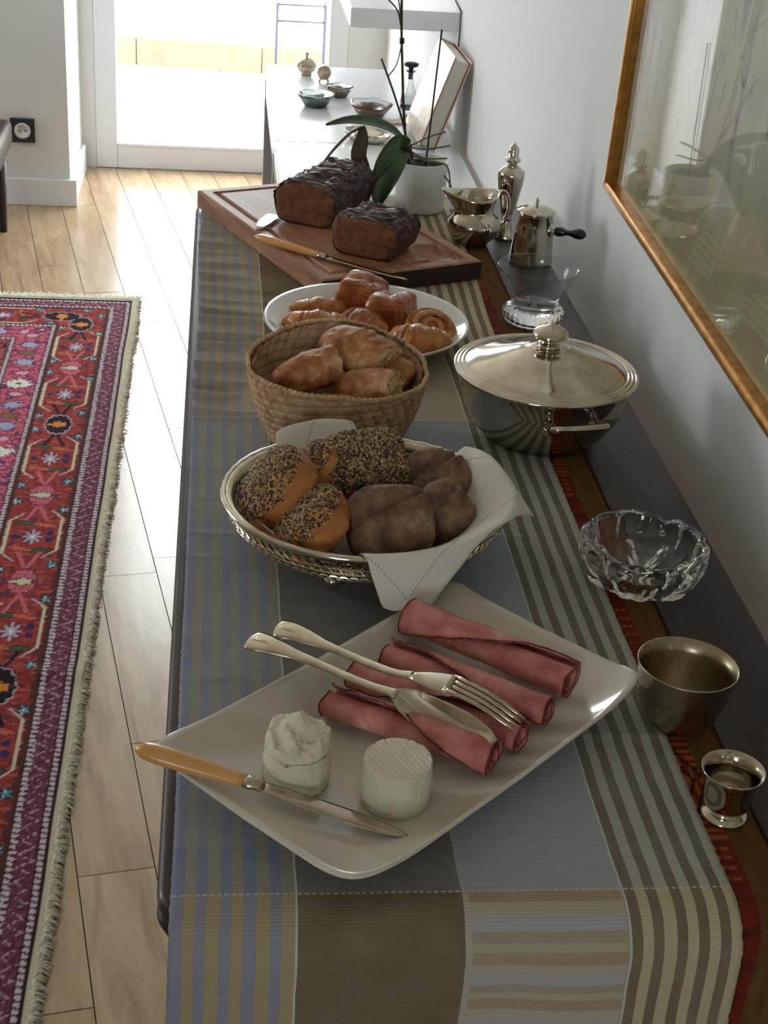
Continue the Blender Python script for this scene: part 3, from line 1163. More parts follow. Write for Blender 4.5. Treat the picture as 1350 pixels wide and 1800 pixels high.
# chair at the left edge
ch = thing('armchair', 'dark brown leather chair cut off by the left edge of the photo', 'chair', (-0.972, 4.50, -0.03))
lea = plain('brown_leather', srgb(62, 36, 30), 0.35, c2=srgb(44, 26, 22), ns=30, bump=0.1, bs=200)
box('seat', -0.27, 0.325, -0.24, 0.26, 0.30, 0.385, lea, ch, 0.02, 3)
box('seat_frame', -0.26, 0.30, -0.22, 0.24, 0.25, 0.30, dark_wood, ch, 0.006)
box('backrest', -0.34, -0.27, -0.24, 0.26, 0.34, 0.80, lea, ch, 0.02, 3)
for (x, y) in ((-0.24, -0.2), (-0.24, 0.22), (0.285, -0.10), (0.285, 0.22)):
    tube('leg', [(x, y, 0.03), (x, y, 0.26)], [0.012, 0.02], dark_wood, ch, 10)

# ================================================================== on the sideboard
ZR = T + 0.0048        # top of the cloth
TB = T + 0.0005        # bare table top

# ------------------------------------------------------------------ cutting board
board_wood = N('board_wood')
_v = board_wood.coord('Object', scale=(14, 1.6, 14))
board_wood.link(board_wood.ramp(board_wood.noise(_v, 5, 6, 0.6, 0.7), [(0.3, srgb(130, 86, 62)), (0.5, srgb(160, 112, 84)), (0.72, srgb(182, 138, 108))]), board_wood.b.inputs['Base Color'])
board_wood.set(rough=0.5)
board_wood.bump(board_wood.noise(_v, 30, 4), 0.15, 0.0006)
board_wood = board_wood.m
BA = radians(23.6)
bd = thing('cutting_board', 'wooden carving board with juice groove carrying two cut loaves', 'cutting board', (0.182, 2.292, ZR), BA)
BW, BLN, BH = 0.272, 0.462, 0.029


def board_pt(u, v):
    x, y = (u - 0.5) * BW, (v - 0.5) * BLN
    ex, ey = BW / 2 - abs(x), BLN / 2 - abs(y)
    z = BH
    e = min(ex, ey)
    if e < 0.003:
        z -= 0.0022 * (1 - e / 0.003)
    # juice groove
    m = 0.024
    dx, dy = abs(x) - (BW / 2 - m), abs(y) - (BLN / 2 - m)
    rect = max(dx, dy)
    g = abs(rect)
    if g < 0.0055:
        z -= 0.005 * sqrt(1 - (g / 0.0055) ** 2)
    w = sqrt((x - 0.082) ** 2 + ((y + 0.172) / 1.15) ** 2)
    if w < 0.034:
        z -= 0.012 * (1 - (w / 0.034) ** 4)
    return (x, y, z)


vs, fs = [], []
nu, nv = 136, 232
for j in range(nv + 1):
    for i in range(nu + 1):
        vs.append(board_pt(i / nu, j / nv))
for j in range(nv):
    for i in range(nu):
        a = j * (nu + 1) + i
        fs.append((a, a + 1, a + nu + 2, a + nu + 1))
ring = [i for i in range(nu + 1)] + [j * (nu + 1) + nu for j in range(1, nv + 1)] + [nv * (nu + 1) + i for i in range(nu - 1, -1, -1)] + [j * (nu + 1) for j in range(nv - 1, 0, -1)]
base = len(vs)
for k in ring:
    vs.append((vs[k][0], vs[k][1], 0.0))
for k in range(len(ring)):
    l = (k + 1) % len(ring)
    fs.append((ring[k], base + k, base + l, ring[l]))
fs.append(tuple(base + k for k in reversed(range(len(ring)))))
end_shade = plain('near_end_shade', srgb(70, 46, 36), 0.7, c2=srgb(44, 30, 26), ns=60, bump=0.5, bs=150)  # mottled near end face, its backlit shade put into the colour
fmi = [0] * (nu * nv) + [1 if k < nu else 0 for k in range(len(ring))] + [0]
bo = mesh('board', vs, fs, None, bd, smooth=False, mats=[board_wood, end_shade], fm=fmi)

# ------------------------------------------------------------------ loaves
crust = N('dark_cake_crust')
cn = crust.noise(crust.coord(), 45, 6, 0.65, 0.4)
crust.link(crust.ramp(cn, [(0.3, srgb(40, 24, 22)), (0.5, srgb(62, 36, 30)), (0.72, srgb(100, 58, 42))]), crust.b.inputs['Base Color'])
crust.set(rough=0.42, spec=0.5)
crust.bump(crust.noise(crust.coord(), 130, 5, 0.7), 0.5, 0.003)
crust = crust.m
crumb = N('cake_crumb')
vo = crumb.new('ShaderNodeTexVoronoi')
vo.inputs['Scale'].default_value = 95
crumb.link(crumb.coord(), vo.inputs['Vector'])
cc1 = crumb.ramp(crumb.noise(crumb.coord(), 60, 5), [(0.3, srgb(92, 56, 38)), (0.6, srgb(130, 84, 56)), (0.75, srgb(158, 96, 56))])
cc2 = crumb.mix(crumb.math('MULTIPLY', crumb.math('LESS_THAN', vo.outputs['Distance'], 0.2), 0.6), cc1, srgb(80, 40, 26))
crumb.link(cc2, crumb.b.inputs['Base Color'])
crumb.set(rough=0.9)
crumb.bump(crumb.noise(crumb.coord(), 240, 4), 0.6, 0.002)
crumb = crumb.m


def loaf(label, loc, ang, W, Ln, H, dome, seed, endround):
    o = thing('fruit_loaf', label, 'bread', loc, ang, 'cut loaves on the carving board')
    sec = []
    K = 96
    for k in range(K):
        a = 2 * pi * k / K
        cx, cz = cos(a), sin(a)
        x = math.copysign(abs(cx) ** 0.42, cx) * W / 2
        z = math.copysign(abs(cz) ** 0.42, cz)
        zz = (z * 0.5 + 0.5)
        x *= 0.86 + 0.14 * zz
        zt = zz * H
        if zz > 0.5:
            zt += dome * (zz - 0.5) * 2 * max(0, 1 - (2 * x / W) ** 2) ** 0.6
        sec.append((x, zt))
    vs, fs = [], []
    ns = 70
    for j in range(ns + 1):
        t = j / ns
        y = t * Ln
        sc = 1.0
        if endround and t > 0.8:
            sc = sqrt(max(0.02, 1 - ((t - 0.8) / 0.2) ** 2.6 * 0.72))
        for k, (x, z) in enumerate(sec):
            up = z / (H + dome)
            n = 0.0035 * nz(x * 40 + seed, y * 40, z * 40) + 0.0030 * nz(x * 110, y * 110 + seed, z * 90) + 0.0022 * nz(x * 260, y * 260 + seed, z * 260) - 0.004 * max(0, 0.12 - abs(nz(x * 55, y * 55 + seed, 2))) * 8 * (1 if up > 0.6 else 0)
            n *= (0.35 + 0.9 * up)
            r = 1 + n / (W / 2)
            vs.append((x * sc * r, y + (0.002 * nz(x * 60, z * 60, seed) if j == 0 else 0), max(0.0, z * (0.5 + 0.5 * sc) * r)))
    for j in range(ns):
        for k in range(K):
            l = (k + 1) % K
            fs.append((j * K + k, j * K + l, (j + 1) * K + l, (j + 1) * K + k))
    fs.append(tuple(ns * K + k for k in reversed(range(K))))
    mesh('crust', vs, fs, crust, o)
    # cut face, slightly rough
    vs2, fs2 = [(0, -0.002, H * 0.5)], []
    R = 10
    for q in range(1, R + 1):
        for k, (x, z) in enumerate(sec):
            s = q / R
            px, pz = x * s * 0.985, H * 0.5 + (z - H * 0.5) * s * 0.985
            vs2.append((px, -0.0025 + 0.0016 * nz(px * 150, pz * 150, seed) + (0.004 if q == R else 0), max(0.0005, pz)))
    for k in range(K):
        l = (k + 1) % K
        fs2.append((0, 1 + k, 1 + l))
        for q in range(R - 1):
            fs2.append((1 + q * K + k, 1 + (q + 1) * K + k, 1 + (q + 1) * K + l, 1 + q * K + l))
    mesh('cut_face', vs2, fs2, crumb, o)
    return o


ZB = ZR + BH
loaf('large dark fruit loaf at the back of the carving board', (0.134, 2.279, ZB), radians(-26.5), 0.108, 0.20, 0.050, 0.017, 3.1, True)
loaf('short end of dark fruit loaf at the front of the carving board', (0.216, 2.130, ZB), radians(-28.5), 0.112, 0.092, 0.050, 0.010, 8.4, False)

# ------------------------------------------------------------------ knives
horn = plain('pale_horn', srgb(222, 168, 104), 0.32, c2=srgb(208, 148, 86), ns=25, coat=0.3)
steel = silver('knife_steel', (190, 180, 166), 0.14, 0.06, 120)


def knife(name, label, p0, p1, p2, hw, bw, edge_up=0.25):
    """p0 handle end, p1 ferrule, p2 tip"""
    o = thing(name, label, 'knife', (0, 0, 0))
    p0, p1, p2 = Vector(p0), Vector(p1), Vector(p2)
    o.location = p1
    p0, p2, p1 = p0 - p1, p2 - p1, Vector((0, 0, 0))
    d1 = (p1 - p0)
    k = 14
    pts = [p0 + d1 * (i / k) for i in range(k + 1)]
    rad = [hw * interp([0, 0.03, 0.1, 0.3, 0.7, 1.0], [0.35, 0.72, 0.98, 1.1, 0.92, 0.68], i / k) for i in range(k + 1)]
    tube('handle', pts, rad, horn, o, 14, flat=0.72)
    d2 = (p2 - p1).normalized()
    tube('ferrule', [p1 - d2 * 0.001, p1 + d2 * 0.004, p1 + d2 * 0.007, p1 + d2 * 0.013], [hw * 0.72, hw * 0.8, hw * 0.66, hw * 0.6], sil_dull, o, 14, flat=0.7)
    L = (p2 - p1).length
    kk = 16
    pts = [p1 + d2 * 0.012 + d2 * (L - 0.012) * (i / kk) for i in range(kk + 1)]
    wd = [bw * interp([0, 0.1, 0.6, 0.85, 0.95, 1.0], [0.72, 0.92, 1.0, 0.82, 0.5, 0.12], i / kk) for i in range(kk + 1)]
    strip('blade', pts, wd, [0.0009] * (kk + 1), [0.0] * (kk + 1), steel, o, 6)
    return o


knife('cheese_knife', 'ivory-handled knife lying across the corner of the cheese and ham plate', (-0.0575, 0.921, T + 0.050), (0.0265, 0.899, T + 0.0345), (0.1475, 0.851, T + 0.0195), 0.0088, 0.0078)
knife('bread_knife', 'tan-handled bread knife lying along the front of the carving board', (0.056, 2.192, ZB + 0.0075), (0.150, 2.118, ZB + 0.006), (0.272, 2.028, ZB + 0.004), 0.0085, 0.0068)
k3 = thing('serving_knife', 'broad white metal blade poking out from behind the large loaf', 'knife', (0.062, 2.24, ZB))
strip('blade', [(0.0, 0.002, 0.003), (0.004, 0.016, 0.003), (0.010, 0.032, 0.003), (0.018, 0.052, 0.003), (0.028, 0.075, 0.003)], [0.003, 0.009, 0.0125, 0.013, 0.013], [0.001] * 5, [0] * 5, silver('bright_steel', (226, 226, 228), 0.2, 0.04), k3, 6)

# ------------------------------------------------------------------ round plate and pastries
china = plain('white_china', srgb(224, 224, 222), 0.12, coat=0.4, spec=0.5)
plc = (0.200, 1.866)
lathe_plate = thing('dinner_plate', 'round white china plate of pastries behind the straw basket', 'plate', (plc[0], plc[1], ZR))
lathe('dish', [(0, 0), (0.075, 0), (0.08, 0.003), (0.112, 0.014), (0.134, 0.030), (0.1385, 0.0335), (0.1375, 0.0355), (0.133, 0.034), (0.108, 0.0185), (0.078, 0.0065), (0, 0.005)], china, lathe_plate, 96)

flaky = N('golden_pastry')
fn_ = flaky.noise(flaky.coord(), 55, 5, 0.6, 0.6)
flaky.link(flaky.ramp(fn_, [(0.3, srgb(140, 74, 30)), (0.48, srgb(190, 116, 54)), (0.62, srgb(212, 148, 80)), (0.78, srgb(226, 178, 112))]), flaky.b.inputs['Base Color'])
flaky.set(rough=0.34, coat=0.25)
flaky.bump(flaky.noise(flaky.coord('Object', scale=(1, 4, 1)), 120, 5), 0.4, 0.0015)
flaky = flaky.m
flaky_dark = N('browned_pastry')
fn_ = flaky_dark.noise(flaky_dark.coord(), 50, 5, 0.6, 0.6)
flaky_dark.link(flaky_dark.ramp(fn_, [(0.3, srgb(112, 52, 24)), (0.5, srgb(164, 86, 40)), (0.7, srgb(198, 122, 62))]), flaky_dark.b.inputs['Base Color'])
flaky_dark.set(rough=0.3, coat=0.35)
flaky_dark.bump(flaky_dark.noise(flaky_dark.coord(), 120, 5), 0.4, 0.0015)
flaky_dark = flaky_dark.m


def croissant(label, loc, ang, L, R, bend, seed, mat, tilt=0.0):
    vs, fs = [], []
    n, K = 84, 22
    for i in range(n + 1):
        t = -1 + 2 * i / n
        a = t * bend
        rad_c = L / 2 / max(bend, 0.05)
        cx, cy = rad_c * sin(a), rad_c * (1 - cos(a))
        env = max(0.0, 1 - abs(t) ** 2.1) ** 0.62
        s = (abs(t) * 2.6)
        step = (s % 1.0)
        r = R * (0.10 + 0.90 * env) * (0.98 + 0.13 * (1 - step) ** 0.7)
        tx, ty = cos(a), sin(a)
        for k in range(K):
            b = 2 * pi * k / K
            off = r * (1 + 0.12 * nz(t * 4 + seed, cos(b) * 1.5, sin(b) * 1.5) + 0.06 * nz(t * 25 + seed, cos(b) * 4, sin(b) * 4))
            lx, lz = cos(b) * off, sin(b) * off * 0.86
            vs.append((cx - ty * lx, cy + tx * lx, max(lz, -R * 0.70)))
    for i in range(n):
        for k in range(K):
            l = (k + 1) % K
            fs.append((i * K + k, i * K + l, (i + 1) * K + l, (i + 1) * K + k))
    fs.append(tuple(reversed(range(K))))
    fs.append(tuple(n * K + k for k in range(K)))
    o = mesh('croissant', vs, fs, mat)
    o.location = (loc[0], loc[1], loc[2] + R * 0.70)
    o.rotation_euler = (tilt, 0, ang)
    return put(o, label, 'croissant', 'pastries on the round plate')


ZP = ZR + 0.0068
croissant('long golden croissant at the left front of the pastry plate', (0.134, 1.860, ZP + 0.003), radians(-8), 0.100, 0.0215, 0.5, 1.0, flaky)
croissant('golden croissant lying behind the long one on the pastry plate', (0.142, 1.926, ZP + 0.002), radians(8), 0.088, 0.0185, 0.35, 4.0, flaky)
croissant('small browned croissant at the middle front of the pastry plate', (0.196, 1.858, ZP + 0.004), radians(-52), 0.082, 0.0235, 0.4, 7.0, flaky_dark)
croissant('pale crescent croissant at the right front edge of the pastry plate', (0.264, 1.796, ZP + 0.010), radians(-16), 0.086, 0.0225, 0.75, 9.0, flaky)


def puff(label, loc, a, b, c, ang, seed, tilt=(0, 0)):
    def fn(d, p):
        lay = 0.0009 * sin(p.z * 1300 + 5 * nz(p.x * 60, p.y * 60, seed)) * (1 - abs(d.z))
        fold = -0.0035 * exp(-((p.y - 0.3 * p.x) / 0.006) ** 2) * max(0, d.z) - 0.003 * exp(-((p.x - 0.010) / 0.003) ** 2) * max(0, d.z)
        return lay + fold + 0.005 * nz(p.x * 30 + seed, p.y * 30, p.z * 30) + 0.0012 * nz(p.x * 140 + seed, p.y * 140, p.z * 140)
    vs, fs = blob_vf(a, b, c, 0.42, 0.42, 72, 44, fn)
    o = mesh('chocolate_pastry', vs, fs, flaky_dark)
    o.location = (loc[0], loc[1], loc[2] + c)
    o.rotation_euler = (tilt[0], tilt[1], ang)
    return put(o, label, 'pastry', 'pastries on the round plate')


puff('folded browned pastry at the back of the pastry plate', (0.200, 1.943, ZP + 0.004), 0.034, 0.027, 0.0275, radians(-25), 2.0, (0.1, 0.15))
puff('folded browned pastry in the middle of the plate beside the raisin swirl', (0.236, 1.890, ZP + 0.002), 0.033, 0.028, 0.0265, radians(60), 6.0, (-0.12, 0.1))
rs_ = thing('raisin_swirl', 'round spiral raisin pastry at the right of the plate', 'pastry', (0.284, 1.852, ZP + 0.010), radians(20))
rs_.rotation_euler = (radians(24), radians(-6), radians(15))


def swirl(a, r, z):
    R = 0.036
    ph_ = (r / R * 2.6 + a / (2 * pi)) % 1.0
    h = z
    if z > 0.012:
        h = z - 0.0065 * exp(-((ph_ - 0.5) / 0.15) ** 2) + 0.001 * nz(r * 90 * cos(a), r * 90 * sin(a))
    k = 1 + 0.03 * cos(a - 1)
    return (r * k * cos(a), r * k * sin(a), h)


lathe('dough', [(0, 0), (0.028, 0), (0.034, 0.004), (0.0365, 0.011), (0.035, 0.018)] + [(0.034 - i * 0.0013, 0.0205 + 0.002 * (i / 26)) for i in range(1, 26)] + [(0, 0.0225)], flaky, rs_, 72, shape=swirl)
rais = plain('raisin', srgb(36, 18, 16), 0.35)
for (x, y) in ((-0.014, 0.003), (0.009, -0.008), (0.012, 0.015)):
    v, f = blob_vf(0.0045, 0.0035, 0.003, nu=12, nv=8)
    mesh('raisin', v, f, rais, rs_, loc=(x, y, 0.0185))

# ------------------------------------------------------------------ straw basket and bread
straw = N('woven_straw')
straw.link(straw.ramp(straw.noise(straw.coord(), 70, 5), [(0.3, srgb(160, 124, 88)), (0.5, srgb(190, 154, 116)), (0.7, srgb(206, 174, 136))]), straw.b.inputs['Base Color'])
straw.set(rough=0.7)
straw.bump(straw.noise(straw.coord('Object', scale=(1, 1, 1)), 420, 3), 0.3, 0.0006)
straw = straw.m
stb = thing('straw_basket', 'round woven straw basket with dipping rim full of bread chunks', 'basket', (0.1385, 1.573, ZR))
SB0, SB1, SBH = 0.072, 0.099, 0.100


def sb_h(a):
    return SBH - 0.012 * abs(cos(a)) ** 1.5 + 0.004 * max(0, sin(a)) - 0.006 * max(0, -sin(a)) ** 2 - 0.006 * max(0, cos(a + 1.0)) ** 2


def weave(a, t):
    # diagonal two-over weave: returns 0..1 height
    p = a / (2 * pi) * 40
    q = t * 9.0
    x, y = p + 0.4 * q, q - p * (8 / 40)
    fx, fy = x - math.floor(x), y - math.floor(y)
    par = (math.floor(x) + math.floor(y)) % 2
    hx = (1 - abs(2 * fy - 1) ** 4) * (0.75 + 0.25 * sin(pi * fx))
    hy = (1 - abs(2 * fx - 1) ** 4) * (0.75 + 0.25 * sin(pi * fy))
    edge = min(1, min(fx, 1 - fx) * 7) if par else min(1, min(fy, 1 - fy) * 7)
    return (hx if par else hy) * (0.25 + 0.75 * edge)


def sb_pt(u, v, inner=False):
    a = 2 * pi * u
    r = SB0 + (SB1 - SB0) * (1 - (1 - v) ** 1.8)
    w = weave(a, v)
    rr_ = r + (0.0036 * w if not inner else -0.0022 - 0.0018 * w)
    sq = 1 + 0.02 * cos(2 * a) + 0.008 * nz(cos(a) * 2, sin(a) * 2, v * 2)
    return (rr_ * sq * cos(a), rr_ * sq * sin(a), 0.001 + v * sb_h(a))


grid('woven_wall', 520, 96, lambda u, v: sb_pt(u, v), straw, stb, wrap=True)
grid('woven_lining', 520, 96, lambda u, v: sb_pt(u, v, True), straw, stb, wrap=True)
lathe('base', [(0, 0.0), (0.071, 0.0), (0.0735, 0.003), (0.068, 0.005), (0, 0.005)], straw, stb, 48)
# twisted binding round the rim
vs, fs = [], []
nn = 96
for k in range(nn):
    u = (k + 0.5) / nn
    c0 = Vector(sb_pt(u - 0.55 / nn, 1.0)) + Vector((0, 0, -0.002))
    c1 = Vector(sb_pt(u + 0.75 / nn, 1.0)) + Vector((0, 0, 0.0008))
    v, f = tube_vf([c0, (c0 + c1) / 2 + Vector((0, 0, 0.0016)), c1], [0.0022, 0.0031, 0.0022], 6)
    fs += [tuple(i + len(vs) for i in ff) for ff in f]
    vs += v
mesh('rim_binding', vs, fs, straw, stb)

bcrust = N('baguette_crust')
q = bcrust.noise(bcrust.coord(), 40, 5, 0.6, 0.3)
bcrust.link(bcrust.ramp(q, [(0.32, srgb(128, 72, 36)), (0.46, srgb(168, 106, 60)), (0.58, srgb(190, 138, 92)), (0.70, srgb(212, 188, 156))]), bcrust.b.inputs['Base Color'])
bcrust.set(rough=0.6)
bcrust.bump(bcrust.noise(bcrust.coord(), 150, 5), 0.4, 0.0015)
bcrust = bcrust.m
bcrumb = N('baguette_crumb')
vo = bcrumb.new('ShaderNodeTexVoronoi')
vo.inputs['Scale'].default_value = 130
bcrumb.link(bcrumb.coord(), vo.inputs['Vector'])
bcrumb.link(bcrumb.mix(bcrumb.math('LESS_THAN', vo.outputs['Distance'], 0.28), srgb(206, 172, 124), srgb(150, 108, 66)), bcrumb.b.inputs['Base Color'])
bcrumb.set(rough=0.9)
bcrumb.bump(vo.outputs['Distance'], 0.7, 0.003)
bcrumb = bcrumb.m


def baguette(label, loc, direction, L, R, seed, cut_end=True, flat=0.8, taper=0.5, roll=0.0):
    """round end at -L/2, cut face at +L/2 along local x"""
    o = thing('bread_chunk', label, 'bread', loc, 0, 'bread chunks in the straw basket')
    n, K = 44, 48
    vs, fs = [], []
    for i in range(n + 1):
        t = i / n
        x = -L / 2 + L * t
        e = sqrt(max(0.0, 1 - (max(0, (taper - t)) / taper) ** 2.2)) if t < taper else 1.0
        e = max(e, 0.06)
        for k in range(K):
            a = 2 * pi * k / K
            d_ = 1 + 0.16 * nz(t * 3 + seed, cos(a) * 1.3, sin(a) * 1.3) + 0.07 * nz(t * 10 + seed, cos(a) * 4, sin(a) * 4) + 0.03 * nz(t * 30 + seed, cos(a) * 12, sin(a) * 12)
            r = R * e * d_
            xx = x + (0.003 * nz(cos(a) * 3, sin(a) * 3, seed) if i == n else 0)
            vs.append((xx, r * cos(a), r * sin(a) * flat))
    for i in range(n):
        for k in range(K):
            l = (k + 1) % K
            fs.append((i * K + k, i * K + l, (i + 1) * K + l, (i + 1) * K + k))
    fs.append(tuple(reversed(range(K))))
    a_ = mesh('crust', vs, fs, bcrust, o)
    vs2, fs2 = [(L / 2 + 0.001, 0, 0)], []
    Q = 8
    for q_ in range(1, Q + 1):
        for k in range(K):
            b = vs[n * K + k]
            s = q_ / Q
            hole = 0.0035 * nz(b[1] * s * 130 + seed, b[2] * s * 130)
            vs2.append((L / 2 + 0.0015 + hole - (0.0028 if q_ == Q else 0), b[1] * s * 0.985, b[2] * s * 0.985))
    for k in range(K):
        l = (k + 1) % K
        fs2.append((0, 1 + k, 1 + l))
        for q_ in range(Q - 1):
            fs2.append((1 + q_ * K + k, 1 + (q_ + 1) * K + k, 1 + (q_ + 1) * K + l, 1 + q_ * K + l))
    mesh('cut_face', vs2, fs2, bcrumb, o)
    dv = Vector(direction).normalized()
    qr = Vector((1, 0, 0)).rotation_difference(dv)
    o.rotation_mode = 'QUATERNION'
    o.rotation_quaternion = qr @ Matrix.Rotation(roll, 3, 'X').to_quaternion()
    return o


baguette('big crusty roll on top at the back of the straw basket', (0.160, 1.612, ZR + 0.090), (0.72, -0.62, -0.12), 0.092, 0.035, 1.7, flat=0.74, taper=0.55, roll=0.3)
baguette('brown baguette end with torn edge at the left of the straw basket', (0.0985, 1.562, ZR + 0.082), (0.86, 0.36, 0.16), 0.082, 0.0245, 4.2, flat=0.92, taper=0.75)
baguette('bread chunk with holey crumb at the right front of the straw basket', (0.168, 1.541, ZR + 0.074), (0.80, -0.38, 0.22), 0.074, 0.026, 6.6, flat=0.85, taper=0.5)
baguette('small bread piece low at the front of the straw basket', (0.124, 1.522, ZR + 0.058), (0.9, -0.2, 0.1), 0.060, 0.020, 9.1, flat=0.8)
baguette('brown bread piece against the right wall of the straw basket', (0.199, 1.585, ZR + 0.068), (0.5, 0.6, 0.2), 0.050, 0.024, 12.3, flat=0.8)

# ------------------------------------------------------------------ oval silver bread basket with napkin
OC = Vector((0.150, 1.302, ZR))
OR_X, OR_Y, ORH = 0.142, 0.131, 0.0655
ob = thing('silver_bread_basket', 'oval openwork silver basket on ball feet holding the seeded rolls', 'basket', OC)


def oval(a, r, z):
    return (r * OR_X * cos(a), r * OR_Y * sin(a), z)


obase = lathe('base_plate', [(0, 0.018), (0.56, 0.018), (0.6, 0.020), (0.6, 0.022), (0, 0.0215)], sil_dull, ob, 64, shape=oval)
lw = []
vs, fs = [], []
NA, NZ = 84, 9
for j in range(NZ + 1):
    t = j / NZ
    r = 0.6 + 0.385 * sin(t * pi / 2) ** 0.9
    z = 0.020 + (ORH - 0.020) * (1 - cos(t * pi / 2)) ** 0.9
    for i in range(NA):
        a = 2 * pi * (i + 0.5 * (j % 2)) / NA
        vs.append(oval(a, r, z))
for j in range(NZ):
    for i in range(NA):
        k = (i + 1) % NA
        if j % 2 == 0:
            fs += [(j * NA + i, j * NA + k, (j + 1) * NA + i), ((j + 1) * NA + i, j * NA + k, (j + 1) * NA + k)]
        else:
            fs += [(j * NA + i, (j + 1) * NA + k, (j + 1) * NA + i), (j * NA + i, j * NA + k, (j + 1) * NA + k)]
lat = mesh('lattice_wall', vs, fs, sil_dull, ob, smooth=False)
wf = lat.modifiers.new('wire', 'WIREFRAME')
wf.thickness = 0.0024
wf.use_even_offset = False
tube('rim', [oval(2 * pi * i / 96, 1.0, ORH) for i in range(97)], [0.0034 + 0.0003 * cos(i * pi) for i in range(97)], sil, ob, 10, cap=False)
lathe('rim_band', [(0.915, ORH - 0.006), (0.925, ORH - 0.002), (0.95, ORH + 0.0012), (0.98, ORH + 0.002), (1.0, ORH + 0.001), (1.0, ORH - 0.003), (0.95, ORH - 0.004), (0.92, ORH - 0.007)], sil_dull, ob, 128, shape=oval, cap=False)
for a in (radians(246), radians(300), radians(62), radians(118)):
    x, y, _z = oval(a, 0.60, 0)
    lathe('foot', [(0, 0), (0.007, 0.001), (0.0105, 0.0075), (0.0085, 0.0135), (0.005, 0.0165), (0.006, 0.0195), (0, 0.0195)], sil, ob, 20, loc=(x, y, 0))

linen = N('white_linen')
u_ = linen.new('ShaderNodeUVMap')
s2 = linen.new('ShaderNodeSeparateXYZ')
linen.link(u_.outputs[0], s2.inputs[0])
mxx = linen.math('MAXIMUM', linen.math('ABSOLUTE', s2.outputs[0]), linen.math('ABSOLUTE', s2.outputs[1]))
mnn = linen.math('ADD', s2.outputs[0], s2.outputs[1])
hem = linen.math('LESS_THAN', linen.math('ABSOLUTE', linen.math('SUBTRACT', mxx, 0.122)), 0.00065)
dsh = linen.math('LESS_THAN', linen.math('FRACT', linen.math('MULTIPLY', mnn, 260.0)), 0.55)
linen.link(linen.mix(linen.math('MULTIPLY', hem, linen.math('MULTIPLY', dsh, 0.6)), srgb(226, 221, 214), srgb(120, 112, 104)), linen.b.inputs['Base Color'])
linen.set(rough=0.9, spec=0.1)
linen.bump(linen.noise(u_.outputs[0], 700, 2), 0.25, 0.0006)
linen = linen.m
NH = 0.142
NROT = radians(-38)
NSH = Vector((0.008, 0.0))


def nap_pt(u, v):
    p = Vector(((u * 2 - 1) * NH, (v * 2 - 1) * NH))
    p.rotate(Matrix.Rotation(NROT, 2))
    p += NSH
    th = atan2(p.y / OR_Y, p.x / OR_X)
    r = sqrt((p.x / OR_X) ** 2 + (p.y / OR_Y) ** 2) * 0.135
    A = 0.139
    dg = math.degrees(th)
    free = max(0.0, min(1.0, min((dg + 98) / 14, (44 - dg) / 10))) if -98 < dg < 44 else 0.0
    if 84 < dg < 140:
        free = max(free, min(1.0, min((dg - 84) / 10, (140 - dg) / 14)) * 0.75)
    cap_ = 0.118 + 0.10 * free - (0.047 * max(0, min(1, (dg + 25) / 30)) * free if dg < 60 else 0.07 * free)
    if r > cap_:
        r = cap_ + (r - cap_) * 0.06
    wob_ = nz(cos(th) * 2.2 + 5, sin(th) * 2.2, r * 6)
    if r < A:
        q_ = r / A
        rho = 0.93 * q_ ** 0.95 if q_ < 0.92 else 0.93 * q_ ** 0.95 + 0.09 * ((q_ - 0.92) / 0.08)
        z = 0.0245 + (ORH - 0.017) * max(0, (q_ - 0.45) / 0.55) ** 1.7
    else:
        e = r - A
        rho = 1.02 + e * 5.0
        z = 0.0735 + 0.003 * sin(min(1, e / 0.02) * pi) - 0.62 * e - 6.0 * e * e
    z += 0.005 * max(0, wob_) * (r / 0.14) ** 2
    # the hump of cloth pushed up at the back left and a fold on the right
    z += 0.012 * exp(-(((th - radians(106)) / 0.42) ** 2)) * max(0, min(1, (r - 0.09) / 0.05))
    z += 0.008 * exp(-(((th - radians(28)) / 0.22) ** 2)) * max(0, min(1, (r - 0.10) / 0.04))
    rho = min(rho, 1.28)
    return (rho * OR_X * cos(th), rho * OR_Y * sin(th), max(0.024, z) if rho < 0.97 else max(0.034, z))


nap = grid('napkin', 96, 96, nap_pt, linen, uvfn=lambda u, v: ((u * 2 - 1) * NH, (v * 2 - 1) * NH), thick=0.0011, loc=OC, offset=1)
put(nap, 'white hemstitched linen napkin lining the silver bread basket', 'napkin')

# rolls
gold_bun = N('golden_bun_crust')
q = gold_bun.noise(gold_bun.coord(), 45, 5)
gold_bun.link(gold_bun.ramp(q, [(0.3, srgb(150, 84, 40)), (0.55, srgb(190, 124, 66)), (0.75, srgb(206, 148, 90))]), gold_bun.b.inputs['Base Color'])
gold_bun.set(rough=0.5)
gold_bun.bump(gold_bun.noise(gold_bun.coord(), 180, 4), 0.3, 0.0012)
gold_bun = gold_bun.m
rye = N('rye_crust')
q = rye.noise(rye.coord(), 30, 6, 0.65)
rye.link(rye.ramp(q, [(0.32, srgb(76, 52, 38)), (0.46, srgb(116, 86, 64)), (0.58, srgb(142, 112, 86)), (0.72, srgb(184, 160, 132))]), rye.b.inputs['Base Color'])
rye.set(rough=0.65)
rye.bump(rye.noise(rye.coord(), 120, 6, 0.7), 0.7, 0.003)
rye = rye.m
seed_pale = plain('sesame', srgb(206, 182, 134), 0.5, c2=srgb(176, 144, 96), ns=120)
seed_dark = plain('brown_seed', srgb(78, 56, 40), 0.5, c2=srgb(44, 32, 26), ns=200)


